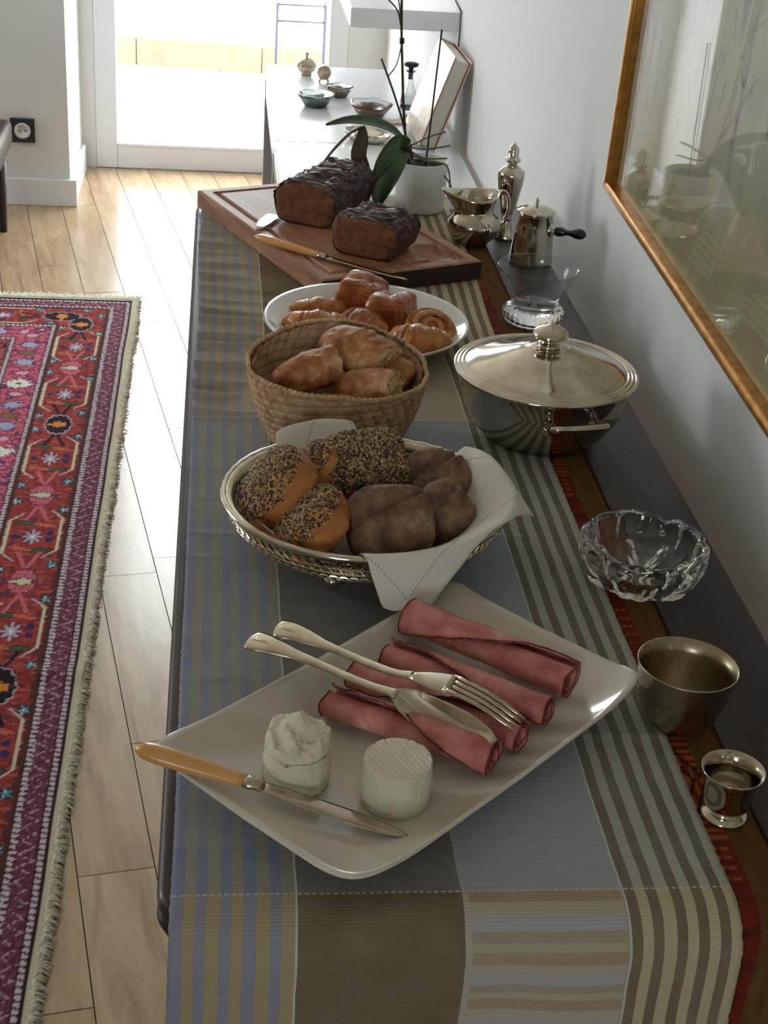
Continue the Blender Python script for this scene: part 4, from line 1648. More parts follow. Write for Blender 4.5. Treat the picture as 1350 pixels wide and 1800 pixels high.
def bun(label, loc, normal, spin, a, b, c, e1, e2, mat, seed, nseed, cover=0.25, cat='bread roll', crease=False, dark_base=True):
    o = thing('seeded_roll' if nseed else 'rye_roll', label, cat, (OC.x + loc[0], OC.y + loc[1], ZR + loc[2] + 0.004), 0, 'rolls in the silver basket')
    rot = aim(normal, spin)

    def fn(d, p):
        z = 0.0040 * nz(p.x * 36 + seed, p.y * 36, p.z * 36) + 0.0018 * nz(p.x * 120, p.y * 120 + seed, p.z * 120) + (0.0010 * nz(p.x * 300, p.y * 300 + seed, p.z * 300) if not nseed else 0)
        if crease and d.z > 0.1:
            z -= 0.0048 * exp(-((p.y - 0.35 * p.x - 0.010 + 0.006 * nz(p.x * 40, seed)) / 0.0028) ** 2)
        return z
    vs, fs = blob_vf(a, b, c, e1, e2, 80, 48, fn)
    me = mesh('dough', [rot @ Vector(v) for v in vs], fs, mat, o)
    if nseed:
        rg_ = random.Random(seed * 100)
        for nm, m_, cnt, rr_ in (('pale_seeds', seed_pale, int(nseed * 1.3), (0.0019, 0.0011, 0.0007)), ('dark_seeds', seed_dark, int(nseed * 1.9), (0.0016, 0.0012, 0.0006))):
            sv, sf = [], []
            got = 0
            while got < cnt:
                p = vs[rg_.randrange(len(vs))]
                j = rg_.randrange(len(fs))
                tri = fs[j]
                w = [rg_.random() for _ in tri]
                sw = sum(w)
                p = sum((Vector(vs[k]) * (w[i] / sw) for i, k in enumerate(tri)), Vector())
                d_ = Vector((p.x / a / a, p.y / b / b, p.z / c / c)).normalized()
                if d_.z < cover + rg_.uniform(-.12, .12) or rg_.random() > (0.25 + d_.z):
                    continue
                got += 1
                t1 = d_.orthogonal().normalized()
                t1.rotate(Matrix.Rotation(rg_.uniform(0, 2 * pi), 3, d_))
                t2 = d_.cross(t1)
                pp = p + d_ * 0.0004
                k0 = len(sv)
                s_ = rg_.uniform(0.8, 1.25)
                for q_ in (t1 * rr_[0] * s_, -t1 * rr_[0] * s_, t2 * rr_[1] * s_, -t2 * rr_[1] * s_, d_ * rr_[2] * 1.6, -d_ * rr_[2]):
                    sv.append(rot @ (pp + q_))
                for f_ in ((0, 2, 4), (2, 1, 4), (1, 3, 4), (3, 0, 4), (2, 0, 5), (1, 2, 5), (3, 1, 5), (0, 3, 5)):
                    sf.append(tuple(k0 + i for i in f_))
            put(mesh(nm, sv, sf, m_, o, smooth=False), kind='stuff')
    return o


bun('large seeded roll standing on edge at the far left of the silver basket', (-0.090, 0.000, 0.0635), (-0.78, 0.02, 0.62), 0.0, 0.046, 0.046, 0.0255, 0.6, 0.95, gold_bun, 1.3, 900, 0.28)
bun('small seeded roll mostly hidden behind the large seeded roll', (-0.050, 0.045, 0.064), (-0.74, 0.0, 0.62), 0.2, 0.033, 0.034, 0.020, 0.65, 1.0, gold_bun, 2.6, 480, 0.28)
bun('golden seeded roll leaning at the left front of the silver basket', (-0.057, -0.052, 0.054), (-0.66, 0.10, 0.74), -0.2, 0.040, 0.046, 0.024, 0.62, 0.95, gold_bun, 3.9, 720, 0.42)
bun('square roll thickly covered in sesame at the back of the silver basket', (0.002, 0.046, 0.070), (0.05, -0.42, 0.9), 0.2, 0.044, 0.038, 0.024, 0.6, 0.5, rye, 5.2, 1000, 0.1)
bun('dark rye roll lying at the front of the silver basket', (0.020, -0.050, 0.057), (0.02, -0.62, 0.76), 0.12, 0.044, 0.037, 0.024, 0.6, 0.65, rye, 6.5, 0, crease=True)
bun('dark rye roll in the middle right of the silver basket', (0.075, -0.018, 0.052), (0.50, -0.45, 0.72), 0.8, 0.033, 0.031, 0.021, 0.65, 0.75, rye, 7.8, 0, crease=True)
bun('dark rye roll at the back right of the silver basket', (0.076, 0.042, 0.060), (0.30, -0.55, 0.78), 0.4, 0.039, 0.030, 0.019, 0.6, 0.75, rye, 9.1, 0, crease=True)

# ------------------------------------------------------------------ rectangular plate with cheese and ham
stone = plain('cream_stoneware', srgb(210, 205, 192), 0.16, coat=0.35)
PC = Vector((0.163, 0.9850, ZR))
PAng = radians(43)
rp_ = thing('serving_plate', 'large rectangular cream plate with upturned edges in the foreground', 'plate', PC, PAng)
HL, HW = 0.187, 0.1110


def plate_z(s, t):
    r = (abs(s) ** 5 + abs(t) ** 5) ** (1 / 5)
    return 0.0055 + 0.021 * max(0, (r - 0.42) / 0.58) ** 2.0 + 0.003 * abs(s) ** 3


def plate_pt(u, v, lower=False):
    a = 2 * pi * u
    e = 0.15
    cs_, sn = cos(a), sin(a)
    bx_, by_ = math.copysign(abs(cs_) ** e, cs_), math.copysign(abs(sn) ** e, sn)
    s, t = bx_ * v, by_ * v
    z = plate_z(s, t)
    bow = 1 - 0.022 * (1 - by_ * by_) * 0 
    if lower:
        z = max(0.0, z - 0.0055 * (1 if v < 0.97 else 0.45))
    return (s * HL, t * HW, z)


vs, fs = [], []
K = 128
rows = [0.0] + [i / 22 for i in range(1, 23)]
for v in rows[1:]:
    for k in range(K):
        vs.append(plate_pt(k / K, v))
nt = len(rows) - 1
x_, y_, z_ = plate_pt(0, 1)
for k in range(K):          # rounded lip
    p = plate_pt(k / K, 1.0)
    vs.append((p[0] * 1.010, p[1] * 1.014, p[2] - 0.0014))
for v in reversed(rows[1:]):
    for k in range(K):
        vs.append(plate_pt(k / K, v, True))
tot = len(vs) // K
for j in range(tot - 1):
    for k in range(K):
        l = (k + 1) % K
        fs.append((j * K + k, (j + 1) * K + k, (j + 1) * K + l, j * K + l))
ct = len(vs)
vs.append((0, 0, 0.0055))
vs.append((0, 0, 0.0))
for k in range(K):
    l = (k + 1) % K
    fs.append((ct, k, l))
    fs.append((ct + 1, (tot - 1) * K + l, (tot - 1) * K + k))
mesh('dish', vs, fs, stone, rp_)


def plate_h(x, y):
    d_ = Vector((x - PC.x, y - PC.y))
    d_.rotate(Matrix.Rotation(-PAng, 2))
    return ZR + plate_z(d_.x / HL, d_.y / HW)


# cheeses
chz = N('fresh_white_cheese')
q = chz.noise(chz.coord(), 60, 4)
chz.link(chz.ramp(q, [(0.3, srgb(236, 226, 200)), (0.7, srgb(247, 240, 220))]), chz.b.inputs['Base Color'])
chz.set(rough=0.55, sss=0.15)
chz.b.inputs['Subsurface Radius'].default_value = (0.006, 0.005, 0.003)
chz.bump(chz.noise(chz.coord(), 150, 6, 0.75), 0.8, 0.004)
chz = chz.m


def cheese(name, label, x, y, prof, n, shape, z0):
    o = lathe(name, prof, chz, None, n, loc=(x, y, z0), shape=shape)
    return put(o, label, 'cheese')


def ch1(a, r, z):
    k = r * (1 + 0.05 * nz(cos(a) * 2, sin(a) * 2, z * 60) + 0.04 * nz(cos(a) * 6, sin(a) * 6, z * 160) + 0.02 * nz(cos(a) * 14, sin(a) * 14, z * 400))
    x, y = k * cos(a), k * sin(a)
    zz = z
    if z > 0.036:
        zz = z + 0.007 * nz(x * 90 + 3, y * 90, 1) + 0.003 * nz(x * 220, y * 220, 5) + 0.011 * exp(-(((x + 0.002) / 0.009) ** 2 + ((y - 0.006) / 0.008) ** 2)) - 0.006 * max(0, (-y) / 0.027)
    return (x, y, zz)


cz = plate_h(0.067, 0.925) + 0.0005
cheese('crumbly_cheese', 'tall crumbly fresh white cheese with broken top beside the knife', 0.067, 0.927,
       [(0, 0), (0.024, 0)] + [(0.0262 + 0.0006 * sin(i * 0.2) - 0.00004 * i, 0.002 + 0.0019 * i) for i in range(21)] + [(0.0243, 0.0445)] + [(0.0235 - i * 0.0016, 0.046 + 0.0004 * i) for i in range(14)] + [(0, 0.052)], 88, ch1, cz)


def ch2(a, r, z):
    k = r * (1 + 0.016 * nz(cos(a) * 3, sin(a) * 3, z * 70) + 0.02 * nz(cos(a) * 9, sin(a) * 9, z * 200) + 0.012 * nz(cos(a) * 18, sin(a) * 18, z * 450))
    x, y = k * cos(a), k * sin(a)
    if z > 0.038:
        z += 0.0006 * max(-0.4, sin((x * 0.9 + y * 0.43) * 2 * pi / 0.0042)) * (0.6 + 0.4 * sin((x * -0.43 + y * 0.9) * 2 * pi / 0.0022)) + 0.0006 * nz(x * 150, y * 150)
    return (x, y, z)


cz = plate_h(0.143, 0.903) + 0.0005
cheese('ridged_cheese', 'neat round fresh white cheese with ridged top near the knife tip', 0.143, 0.903,
       [(0, 0), (0.023, 0), (0.0255, 0.0015)] + [(0.0262 + 0.0015 * sin(pi * min(1, (i + 2) / 22)), 0.003 + 0.0018 * i) for i in range(21)] + [(0.0264, 0.0405), (0.0255, 0.0412)] + [(0.0248 - i * 0.0007, 0.0412) for i in range(35)] + [(0, 0.0412)], 128, ch2, cz)

# ham rolls
ham = N('cooked_ham')
q = ham.noise(ham.coord('Object', scale=(1, 1, 1)), 38, 5, 0.6, 0.5)
ham.link(ham.ramp(q, [(0.28, srgb(168, 92, 90)), (0.46, srgb(194, 118, 112)), (0.60, srgb(208, 140, 130)), (0.76, srgb(226, 180, 160))]), ham.b.inputs['Base Color'])
ham.set(rough=0.42, spec=0.4, sss=0.08)
ham.b.inputs['Subsurface Radius'].default_value = (0.006, 0.002, 0.001)
ham.bump(ham.noise(ham.coord(), 140, 4), 0.2, 0.001)
ham = ham.m
ham_edge = plain('ham_rind', srgb(124, 40, 28), 0.5, c2=srgb(88, 30, 20), ns=200)


def ham_roll(label, p0, p1, R, seed, turns=1.55):
    o = thing('ham_roll', label, 'ham', p0, 0, 'rolled ham slices on the rectangular plate')
    d_ = Vector(p1) - Vector(p0)
    L = d_.length
    ang = atan2(d_.y, d_.x)
    o.rotation_euler = (0, -atan2(d_.z, sqrt(d_.x ** 2 + d_.y ** 2)), ang)
    nu_, nv_ = 84, 60
    spin = (2.6, -2.9, 2.4, -3.0)[int(seed / 1.7 + 0.01) % 4]

    def pt(u, v):
        # u: round the spiral from the inside out, v: along the roll
        wav = 0.55 * nz(v * 2.2 + seed, 1) + 0.16 * nz(v * 9, seed)
        th = 2.1 + (1.3 * wav + spin * (v - 0.5)) * u - 2 * pi * turns * (1 - u)
        if u > 0.93:
            th += 0.0
        r = R * (0.42 + 0.58 * u) * (1 + 0.10 * nz(v * 3 + seed, u * 4, 2) + 0.04 * nz(v * 11, seed, u * 6))
        x = L * v
        if v < 0.02 or v > 0.98:
            x += 0.003 * nz(u * 9 + seed, v * 3)
        return (x, r * cos(th), r * sin(th) * 0.86 + R * 0.88)
    grid('slice', nu_, nv_, pt, ham, o, thick=0.0013)
    edge = [Vector(pt(1.0, i / nv_)) + Vector((0, 0, 0.0003)) for i in range(nv_ + 1)]
    edge = [e + Vector((0, 0.001 * nz(i * 0.7, seed), 0.0009 * nz(i * 0.9, 4, seed))) for i, e in enumerate(edge)]
    tube('rind', edge, [0.0008 + 0.0005 * nz(i * 0.8, seed) for i in range(nv_ + 1)], ham_edge, o, 6)
    # darker rim at the two open ends
    for vv in (0.0, 1.0):
        ring = [Vector(pt(k / 60, vv)) for k in range(61)]
        tube('rind', ring, 0.0007, ham_edge, o, 5)
    return o


def hz(p):
    return plate_h(p[0], p[1])


HR = [((0.096, 1.010), (0.224, 0.926), 0.0178), ((0.123, 1.050), (0.250, 0.954), 0.0170), ((0.151, 1.077), (0.280, 0.989), 0.0170), ((0.176, 1.123), (0.305, 1.026), 0.0205)]
lab = ['rolled slice of pink ham nearest the two cheeses', 'second ham roll from the cheeses, partly under the spoon', 'third ham roll from the cheeses, partly under the fork', 'widest ham roll at the far side of the plate']
for i, (p, q_, R) in enumerate(HR):
    mid = ((p[0] + q_[0]) / 2, (p[1] + q_[1]) / 2)
    z0 = max(hz(p), hz(mid)) + 0.001
    z1 = max(hz(q_), hz(mid)) + 0.001
    ham_roll(lab[i], (p[0], p[1], z0), (q_[0], q_[1], z1), R, 1.7 * i + 0.4, 1.5 + 0.1 * i)

# fork and spoon laid across the ham
spn = thing('serving_spoon', 'large silver serving spoon lying across the ham rolls', 'spoon', (0.154, 0.990, T + 0.055))
o3 = Vector((0.154, 0.990, T + 0.055))
SP = [(0.0305, 1.0570, 0.0590), (0.036, 1.0540, 0.0595), (0.046, 1.0490, 0.0595), (0.060, 1.0415, 0.0585), (0.075, 1.0330, 0.0570), (0.092, 1.0220, 0.0560), (0.112, 1.0070, 0.0555), (0.132, 0.9930, 0.0555), (0.150, 0.9820, 0.0565)]
pts = spline([Vector((x, y, T + z)) - o3 for x, y, z in SP], 6)
ns = len(pts)
wd = [interp([0, .03, .08, .18, .32, .45, .6, .85, .95, 1], [.005, .0108, .0136, .0140, .0108, .0070, .0050, .0045, .0054, .0062], i / (ns - 1)) for i in range(ns)]
strip('handle', pts, wd, [interp([0, .1, .5, 1], [.0016, .0014, .002, .0017], i / (ns - 1)) for i in range(ns)], [0.0] * ns, sil_cut, spn, 10)
bw0, bw1 = Vector((0.147, 0.984, T + .0562)) - o3, Vector((0.2235, 0.927, T + .0500)) - o3
nb = 22
pts = [bw0.lerp(bw1, i / nb) + Vector((0, 0, -0.0035 * sin(pi * i / nb))) for i in range(nb + 1)]
wd = [0.0160 * interp([0, .04, .12, .3, .5, .7, .88, .96, 1], [.25, .42, .72, .97, 1.0, .90, .58, .30, .08], i / nb) for i in range(nb + 1)]
strip('bowl', pts, wd, [0.0009] * (nb + 1), [0.0098 * sin(pi * min(1, i / nb * 1.02)) for i in range(nb + 1)], sil_cut, spn, 14, Vector((-0.15, -0.55, 1)))
def ornament(parent, end, nxt, o3_):
    a_, b_ = Vector(end), Vector(nxt)
    dd_ = (b_ - a_).normalized()
    v, f = blob_vf(0.0085, 0.0062, 0.0013, nu=20, nv=10, fn=lambda d_, p: 0.0005 * cos(9 * atan2(p.y, p.x + 0.01)))
    mesh('shell_ornament', v, f, sil_cut, parent, loc=a_ + dd_ * 0.011 - o3_ + Vector((0, 0, 0.0012)), rot=(0, 0, atan2(dd_.y, dd_.x)))


ornament(spn, [(x, y, T + z) for x, y, z in SP][0], [(x, y, T + z) for x, y, z in SP][3], o3)

frk = thing('serving_fork', 'large silver serving fork lying beside the spoon on the ham', 'fork', (0.172, 1.004, T + 0.06))
o3 = Vector((0.172, 1.004, T + 0.06))
FP = [(0.0535, 1.0725, 0.0605), (0.060, 1.0700, 0.0610), (0.070, 1.0650, 0.0610), (0.084, 1.0560, 0.0600), (0.096, 1.0480, 0.0590), (0.112, 1.0365, 0.0585), (0.132, 1.0210, 0.0585), (0.150, 1.0070, 0.0600), (0.165, 0.9990, 0.0625)]
pts = spline([Vector((x, y, T + z)) - o3 for x, y, z in FP], 6)
ns = len(pts)
wd = [interp([0, .03, .08, .18, .32, .45, .6, .85, .95, 1], [.005, .0108, .0136, .0138, .0106, .0068, .0050, .0045, .0052, .0062], i / (ns - 1)) for i in range(ns)]
strip('handle', pts, wd, [interp([0, .1, .5, 1], [.0016, .0014, .002, .0016], i / (ns - 1)) for i in range(ns)], [0.0] * ns, sil_cut, frk, 10)
ornament(frk, [(x, y, T + z) for x, y, z in FP][0], [(x, y, T + z) for x, y, z in FP][3], o3)
fd0, fd1 = Vector((0.163, 0.9990, T + .0625)) - o3, Vector((0.195, 0.983, T + .0650)) - o3
pts = [fd0.lerp(fd1, i / 8) for i in range(9)]
strip('head', pts, [interp([0, .3, .7, 1], [.005, .0108, .0138, .0140], i / 8) for i in range(9)], [.0013] * 9, [-0.0012] * 9, sil_cut, frk, 10)
ft = Vector((0.2460, 0.9480, T + .0500)) - o3
dd = (ft - fd1)
sd = Vector((0, 0, 1)).cross(dd).normalized()
for k in range(4):
    off = sd * (0.0104 - 0.00695 * k)
    pts = [fd1 + off - dd * 0.06] + [fd1 + off * (1 - 0.08 * i / 8) + dd * (i / 8) + Vector((0, 0, 0.0035 * sin(pi * i / 8))) for i in range(1, 9)]
    strip('tine', pts, [0.0024] * 6 + [0.0021, 0.0017, 0.0007], [0.0012] * 9, [0] * 9, sil_cut, frk, 6)

# ------------------------------------------------------------------ covered silver dish
pt_ = thing('covered_silver_dish', 'round covered silver vegetable dish with ringed lid by the wall', 'serving dish', (0.388, 1.596, ZR + 0.0012), radians(10))
lathe('body', [(0, 0.002), (0.062, 0.002), (0.066, 0), (0.070, 0.0), (0.072, 0.004), (0.082, 0.013), (0.093, 0.032), (0.099, 0.054), (0.100, 0.073), (0.104, 0.075), (0.104, 0.077), (0.09, 0.077), (0, 0.0765)], sil, pt_, 128)
lp = [(0, 0.0765), (0.1070, 0.0770), (0.1095, 0.0783), (0.1100, 0.0798)]
r_, z_ = 0.1100, 0.0798
for i in range(3):
    lp += [(r_ - 0.0008, z_ + 0.0016), (r_ - 0.0026, z_ + 0.0022), (r_ - 0.0040, z_ + 0.0014), (r_ - 0.0045, z_ + 0.0008)]
    r_ -= 0.0046
    z_ += 0.0009
lp += [(0.0955, 0.0830), (0.0945, 0.0838), (0.082, 0.0872), (0.066, 0.0922), (0.050, 0.0982), (0.038, 0.1030), (0.029, 0.1058), (0.0235, 0.1070), (0.0225, 0.1080), (0.015, 0.1086), (0.0, 0.1088)]
lid = lathe('lid', lp, sil, pt_, 128)
lathe('knob', [(0.0, 0.1080), (0.0120, 0.1080), (0.0142, 0.1096), (0.0145, 0.1118), (0.0120, 0.1138), (0.0090, 0.1150), (0.0088, 0.1182), (0.0120, 0.1200), (0.0185, 0.1212), (0.0212, 0.1232), (0.0214, 0.1252), (0.0202, 0.1274), (0.0170, 0.1304), (0.0118, 0.1330), (0.0060, 0.1346), (0.0038, 0.1362), (0.0, 0.1372)], sil, lid, 48)
for sg in (-1, 1):
    h = [(-0.030, sg * 0.097, 0.052), (-0.031, sg * 0.110, 0.056), (-0.027, sg * 0.1180, 0.058), (0.0, sg * 0.1205, 0.0585), (0.027, sg * 0.1180, 0.058), (0.031, sg * 0.110, 0.056), (0.030, sg * 0.097, 0.052)]
    hd = tube('handle', spline(h, 5), 0.0056, sil, pt_, 12, flat=0.8)
    for x in (-0.028, 0.028):
        v, f = blob_vf(0.010, 0.005, 0.008, nu=18, nv=12)
        mesh('handle_mount', v, f, sil, hd, loc=(x, sg * 0.0965, 0.047))

# ------------------------------------------------------------------ crystal bowl
gb = thing('crystal_bowl', 'flared clear crystal bowl on a thick cut-glass foot by the coffee pot', 'bowl', (0.450, 1.970, T + 0.0022))


def cutfoot(a, r, z):
    k = 1.0
    if 0.001 < z < 0.026 and r > 0.036:
        k = 1 - 0.09 * abs(cos(a * 14)) ** 2 * (1 - abs(z - 0.012) / 0.0135)
    return (r * k * cos(a), r * k * sin(a), z)


lathe('foot', [(0, 0), (0.037, 0), (0.042, 0.003), (0.0455, 0.011), (0.044, 0.019), (0.038, 0.0245), (0.030, 0.0262), (0, 0.0262)], clear_glass, gb, 112, shape=cutfoot)
lathe('bowl', [(0, 0.0264), (0.024, 0.0264), (0.032, 0.0290), (0.040, 0.040), (0.050, 0.062), (0.0578, 0.0806), (0.0575, 0.0816), (0.0565, 0.0810), (0.0482, 0.0625), (0.0384, 0.0412), (0.030, 0.0312), (0, 0.0290)], pane_mat('thin_crystal', (0.93, 0.94, 0.94, 1)), gb, 96)

# ------------------------------------------------------------------ cut-crystal ashtray
at = thing('crystal_ashtray', 'heavy round cut-crystal bowl with notched scalloped rim', 'bowl', (0.4265, 1.251, T + 0.0022))


def ash(a, r, z):
    k = 1.0
    lob = abs(sin(a * 5.0 + 0.3))
    if r > 0.030:
        k = 0.93 + 0.075 * lob ** 0.5
    if z > 0.030 and r > 0.045:
        for na in (radians(55), radians(175), radians(295)):
            dlt = (a - na + pi) % (2 * pi) - pi
            z -= 0.007 * exp(-(dlt / 0.13) ** 2)
    if z < 0.0095 and r > 0.003:
        z += 0.0062 * abs(cos(a * 4)) ** 7 * min(1, r / 0.016)
    return (r * k * cos(a), r * k * sin(a), z)


def ring_prof(p0, p1, n):
    return [(p0[0] + (p1[0] - p0[0]) * i / n, p0[1] + (p1[1] - p0[1]) * i / n) for i in range(n)]


ap = [(0, 0)] + ring_prof((0.003, 0), (0.028, 0), 6) + ring_prof((0.028, 0), (0.040, 0.0015), 3) + ring_prof((0.040, 0.0015), (0.056, 0.009), 3) + ring_prof((0.056, 0.009), (0.0640, 0.028), 4) + ring_prof((0.0640, 0.028), (0.0645, 0.046), 3) + [(0.0640, 0.0485), (0.0605, 0.0495), (0.0565, 0.0485)] + ring_prof((0.0555, 0.046), (0.050, 0.026), 4) + ring_prof((0.050, 0.026), (0.036, 0.0135), 4) + ring_prof((0.036, 0.0135), (0.0, 0.0105), 8) + [(0, 0.0105)]
ao = lathe('cut_glass', ap, clear_glass, at, 160, shape=ash)

# ------------------------------------------------------------------ silver beakers
c1_ = lathe('silver_beaker', [(0, 0.0), (0.022, 0.0), (0.0265, 0.0022), (0.0325, 0.012), (0.0375, 0.028), (0.0408, 0.045), (0.0428, 0.0575), (0.0432, 0.0588), (0.0424, 0.0588), (0.0400, 0.045), (0.0365, 0.028), (0.0315, 0.0128), (0.025, 0.0036), (0, 0.0026)], silver('hammered_silver', (180, 168, 146), 0.3, 0.12, 140), n=96, loc=(0.4005, 1.012, T + 0.006))
c1_.rotation_euler = (radians(-1.5), radians(1.5), 0)
put(c1_, 'wide dull silver beaker between the crystal bowl and the small cup', 'cup')
cp = thing('silver_cup', 'small shiny silver cup on a spreading foot at the right edge', 'cup', (0.4075, 0.893, T + 0.0022))
lathe('bowl', [(0, 0.0078), (0.012, 0.0078), (0.0165, 0.0098), (0.0188, 0.014), (0.0190, 0.022), (0.0198, 0.033), (0.0222, 0.041), (0.0252, 0.0455), (0.0246, 0.0458), (0.0212, 0.0412), (0.0190, 0.033), (0.0182, 0.022), (0.0178, 0.015), (0.0150, 0.011), (0, 0.0095)], sil, cp, 64)
lathe('foot', [(0, 0.0), (0.0185, 0.0), (0.0192, 0.0014), (0.0175, 0.0034), (0.0135, 0.0052), (0.0118, 0.0068), (0.0125, 0.0082), (0, 0.0082)], sil, cp, 64)

# ------------------------------------------------------------------ coffee pot, caster, creamer
cf = thing('coffee_pot', 'silver Turkish style coffee pot with black turned side handle', 'coffee pot', (0.496, 2.236, TB))
lathe('body', [(0.0000, 0.0), (0.0335, 0.0), (0.0349, 0.0018), (0.0344, 0.006), (0.0326, 0.030), (0.0298, 0.060), (0.0277, 0.0775), (0.0285, 0.079), (0.0285, 0.0805), (0.0000, 0.0805)], sil, cf, 72)
ll = lathe('lid', [(0.0000, 0.0802), (0.0296, 0.0806), (0.0303, 0.0822), (0.0296, 0.0840), (0.0265, 0.0850), (0.0256, 0.0862), (0.0149, 0.0905), (0.0047, 0.0925), (0.0000, 0.0928)], sil, cf, 72)
lathe('finial', [(0.0000, 0.0922), (0.0022, 0.0922), (0.0017, 0.0955), (0.0039, 0.0975), (0.0043, 0.0992), (0.0024, 0.1012), (0.0013, 0.1042), (0.0000, 0.1052)], sil, ll, 20)
ebony = plain('ebony', srgb(20, 18, 20), 0.25, coat=0.3)
hd_ = Vector((0.80, -0.58, 0.10)).normalized()
hb = Vector((0.0, 0.0, 0.054)) + hd_ * 0.0295
tube('handle_socket', [hb - hd_ * 0.002, hb, hb + hd_ * 0.004, hb + hd_ * 0.008], [0.011, 0.011, 0.0075, 0.006], sil, cf, 20)
tube('handle', [hb + hd_ * t for t in (0.006, 0.010, 0.016, 0.022, 0.027, 0.033, 0.042, 0.050, 0.056, 0.059)], [0.0058, 0.0072, 0.0078, 0.0062, 0.0040, 0.0048, 0.0078, 0.0086, 0.0062, 0.0018], ebony, cf, 18)

cs_ = thing('sugar_caster', 'tall slim faceted silver caster with domed top by the wall', 'caster', (0.474, 2.354, TB))


def fac(a, r, z):
    n_ = 8
    m_ = (a % (2 * pi / n_)) - pi / n_
    k = cos(pi / n_) / cos(m_)
    k = 0.45 + 0.55 * k
    return (r * k * cos(a), r * k * sin(a), z)


lathe('body', [(0, 0.0), (0.0195, 0.0), (0.0200, 0.0020), (0.0165, 0.0080), (0.0120, 0.0200), (0.0090, 0.0290), (0.0085, 0.0315), (0.0110, 0.0335), (0.0085, 0.0355), (0.0110, 0.0440), (0.0165, 0.0660), (0.0212, 0.0900), (0.0226, 0.1060), (0.0222, 0.1110), (0.0205, 0.1128), (0.0140, 0.1180), (0.0085, 0.1230), (0, 0.1235)], sil, cs_, 64, shape=fac)
lathe('pierced_top', [(0, 0.1230), (0.0078, 0.1230), (0.0080, 0.1265), (0.0130, 0.1290), (0.0132, 0.1320), (0.0098, 0.1345), (0.0088, 0.1360), (0.0090, 0.1460), (0.0082, 0.1500), (0.0050, 0.1535), (0.0022, 0.1560), (0.0016, 0.1580), (0, 0.1585)], sil, cs_, 40)

cr_ = thing('cream_jug', 'silver helmet-shaped cream jug with loop handle behind the board', 'jug', (0.4125, 2.316, TB + 0.0018), radians(5))


def jug(a, r, z):
    # spout towards -x (a = pi), raised lip
    x, y = r * cos(a), r * sin(a)
    if z > 0.048:
        t = min(1, (z - 0.048) / 0.030)
        sp_f = max(0, cos(a - pi)) ** 3
        bk_f = max(0, cos(a)) ** 2
        x -= 0.020 * t * sp_f
        y *= 1 - 0.28 * t * sp_f
        z += 0.008 * t * sp_f + 0.004 * t * bk_f - 0.004 * t * abs(sin(a))
    return (x, y, z)


lathe('body', [(0, 0.003), (0.020, 0.003), (0.022, 0.0), (0.026, 0.0), (0.0265, 0.003), (0.032, 0.008), (0.0405, 0.018), (0.0445, 0.030), (0.0425, 0.040), (0.0355, 0.0475), (0.0305, 0.053), (0.0298, 0.058), (0.0315, 0.066), (0.0355, 0.077), (0.0385, 0.084), (0.0370, 0.0835), (0.0300, 0.066), (0.0284, 0.058), (0.029, 0.053), (0.034, 0.0465), (0.0410, 0.039), (0.0425, 0.030), (0.038, 0.018), (0.027, 0.010), (0, 0.008)], sil, cr_, 80, shape=jug)
tube('handle', spline([(0.039, 0, 0.084), (0.047, 0, 0.086), (0.055, 0, 0.074), (0.056, 0, 0.055), (0.052, 0, 0.040), (0.045, 0, 0.030), (0.039, 0, 0.024)], 6), 0.0030, sil, cr_, 10)

# ------------------------------------------------------------------ orchid
orc = thing('potted_orchid', 'leggy orchid without flowers in a plain white ceramic pot', 'potted plant', (0.345, 2.487, ZR))
potm = plain('matt_white_ceramic', srgb(226, 224, 222), 0.5)
lathe('pot', [(0, 0), (0.0405, 0), (0.0420, 0.002), (0.0428, 0.010), (0.0448, 0.083), (0.0445, 0.0845), (0.0425, 0.0845), (0.0418, 0.068), (0, 0.066)], potm, orc, 72)
soil = plain('bark_soil', srgb(62, 42, 30), 0.9, c2=srgb(30, 20, 16), ns=90, bump=1.0, bs=140, bd=0.006)
lathe('soil', [(0, 0.074)] + [(0.0418 * i / 12, 0.074 + 0.002 * nz(i * 3.3)) for i in range(1, 13)] + [(0.0415, 0.066), (0, 0.066)], soil, orc, 40, shape=lambda a, r, z: (r * cos(a), r * sin(a), z + 0.003 * nz(r * 120 * cos(a), r * 120 * sin(a))))
leafm = N('orchid_leaf')
leafm.link(leafm.ramp(leafm.noise(leafm.coord(), 30, 4), [(0.3, srgb(32, 62, 30)), (0.7, srgb(52, 88, 42))]), leafm.b.inputs['Base Color'])
leafm.set(rough=0.35, coat=0.2)
leafm = leafm.m
dryl = plain('withered_leaf', srgb(104, 92, 76), 0.8, c2=srgb(76, 62, 50), ns=60, bump=0.5, bs=120)
stemm = plain('orchid_stem', srgb(74, 62, 48), 0.6, c2=srgb(52, 58, 36), ns=40)
rootm = plain('aerial_root', srgb(132, 118, 92), 0.7, c2=srgb(98, 92, 66), ns=60)
OB = Vector((0.345, 2.487, ZR))


def L_(x, y, z):
    return Vector((x, y, z)) - OB


def leaf(name, pts, w, mat, conc=0.004, up=Vector((0, 0, 1))):
    P = spline(pts, 8)
    n_ = len(P)
    ww = [w * (sin(pi * min(1, 0.06 + 0.94 * i / (n_ - 1))) ** 0.7 * 0.95 + 0.05) for i in range(n_)]
    return strip(name, P, ww, [0.0008] * n_, [conc] * n_, mat, orc, 8, up)


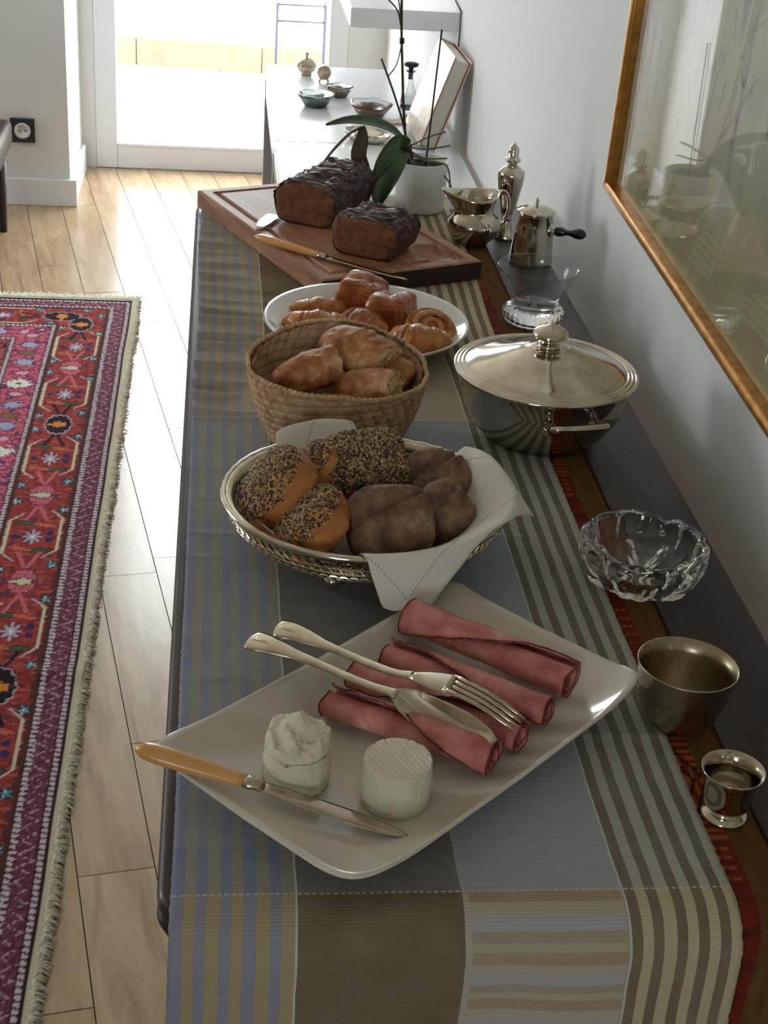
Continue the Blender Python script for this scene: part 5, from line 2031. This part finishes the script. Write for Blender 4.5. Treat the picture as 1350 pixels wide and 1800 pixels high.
leaf('leaf', [L_(0.316, 2.478, .915), L_(0.290, 2.470, .942), L_(0.255, 2.462, .957), L_(0.215, 2.455, .960), L_(0.174, 2.450, .952)], 0.0125, leafm, 0.003, Vector((0, -0.5, 1)))
leaf('leaf', [L_(0.316, 2.476, .912), L_(0.300, 2.455, .918), L_(0.282, 2.425, .895), L_(0.270, 2.415, .862), L_(0.262, 2.405, .826)], 0.0245, leafm, 0.004, Vector((-0.4, -1, 0.2)))
leaf('leaf', [L_(0.318, 2.480, .910), L_(0.292, 2.455, .906), L_(0.268, 2.425, .890), L_(0.262, 2.415, .872)], 0.010, leafm, 0.003)
leaf('withered_leaf', [L_(0.237, 2.462, .947), L_(0.236, 2.46, .925), L_(0.232, 2.455, .900), L_(0.243, 2.45, .875), L_(0.250, 2.45, .842)], 0.0140, dryl, 0.006, Vector((0.3, -1, 0.2)))
leaf('withered_leaf', [L_(0.240, 2.462, .949), L_(0.216, 2.455, .938), L_(0.190, 2.45, .912), L_(0.165, 2.445, .880)], 0.0045, dryl, 0.002)
tube('flower_stem', spline([L_(0.318, 2.485, .880), L_(0.312, 2.478, .925), L_(0.303, 2.470, .985), L_(0.297, 2.470, 1.045), L_(0.292, 2.470, 1.095), L_(0.288, 2.470, 1.155), L_(0.284, 2.465, 1.22), L_(0.275, 2.46, 1.30)], 5), 0.0022, stemm, orc, 8)
tube('flower_stem', spline([L_(0.314, 2.480, .915), L_(0.306, 2.472, .950), L_(0.290, 2.468, .992), L_(0.272, 2.466, 1.034), L_(0.261, 2.465, 1.058)], 5), 0.0017, stemm, orc, 8)
tube('side_shoot', spline([L_(0.2735, 2.466, 1.030), L_(0.286, 2.468, 1.048), L_(0.292, 2.470, 1.075), L_(0.293, 2.47, 1.09)], 5), 0.0010, stemm, orc, 6)
tube('side_shoot', spline([L_(0.291, 2.470, 1.105), L_(0.282, 2.466, 1.135), L_(0.262, 2.46, 1.155), L_(0.240, 2.455, 1.175)], 5), 0.0012, stemm, orc, 6)
tube('side_shoot', spline([L_(0.290, 2.470, 1.115), L_(0.283, 2.466, 1.150), L_(0.274, 2.46, 1.175)], 5), 0.0012, stemm, orc, 6)
tube('clip', [L_(0.2935, 2.470, 1.083), L_(0.2930, 2.470, 1.092)], 0.0042, ebony, orc, 10)
tube('support_stake', [L_(0.349, 2.480, .870), L_(0.352, 2.475, .960), L_(0.357, 2.470, 1.108)], 0.0016, plain('green_stake', srgb(40, 44, 36), 0.6), orc, 6)
for P in ([(0.318, 2.480, .912), (0.340, 2.470, .912), (0.365, 2.46, .918), (0.385, 2.455, .924)],
          [(0.320, 2.480, .906), (0.345, 2.465, .898), (0.382, 2.455, .902)],
          [(0.320, 2.482, .900), (0.350, 2.465, .893), (0.379, 2.452, .892), (0.388, 2.448, .870), (0.389, 2.446, .835)],
          [(0.322, 2.482, .900), (0.338, 2.478, .880), (0.360, 2.470, .882), (0.385, 2.455, .866), (0.398, 2.448, .842)],
          [(0.320, 2.480, .904), (0.330, 2.478, .884), (0.345, 2.474, .878), (0.356, 2.472, .880)],
          [(0.318, 2.480, .904), (0.326, 2.470, .886), (0.338, 2.462, .880), (0.350, 2.455, .878)],
          [(0.316, 2.480, .903), (0.302, 2.47, .896), (0.294, 2.465, .888)],
          [(0.318, 2.480, .912), (0.350, 2.48, .930), (0.378, 2.47, .943)]):
    tube('aerial_root', spline([L_(*p) for p in P], 5), 0.0015, rootm, orc, 6)
tube('stem_base', spline([L_(0.326, 2.486, .872), L_(0.322, 2.482, .895), L_(0.316, 2.478, .916)], 4), [0.006 + 0.001 * sin(i) for i in range(9)], stemm, orc, 10)
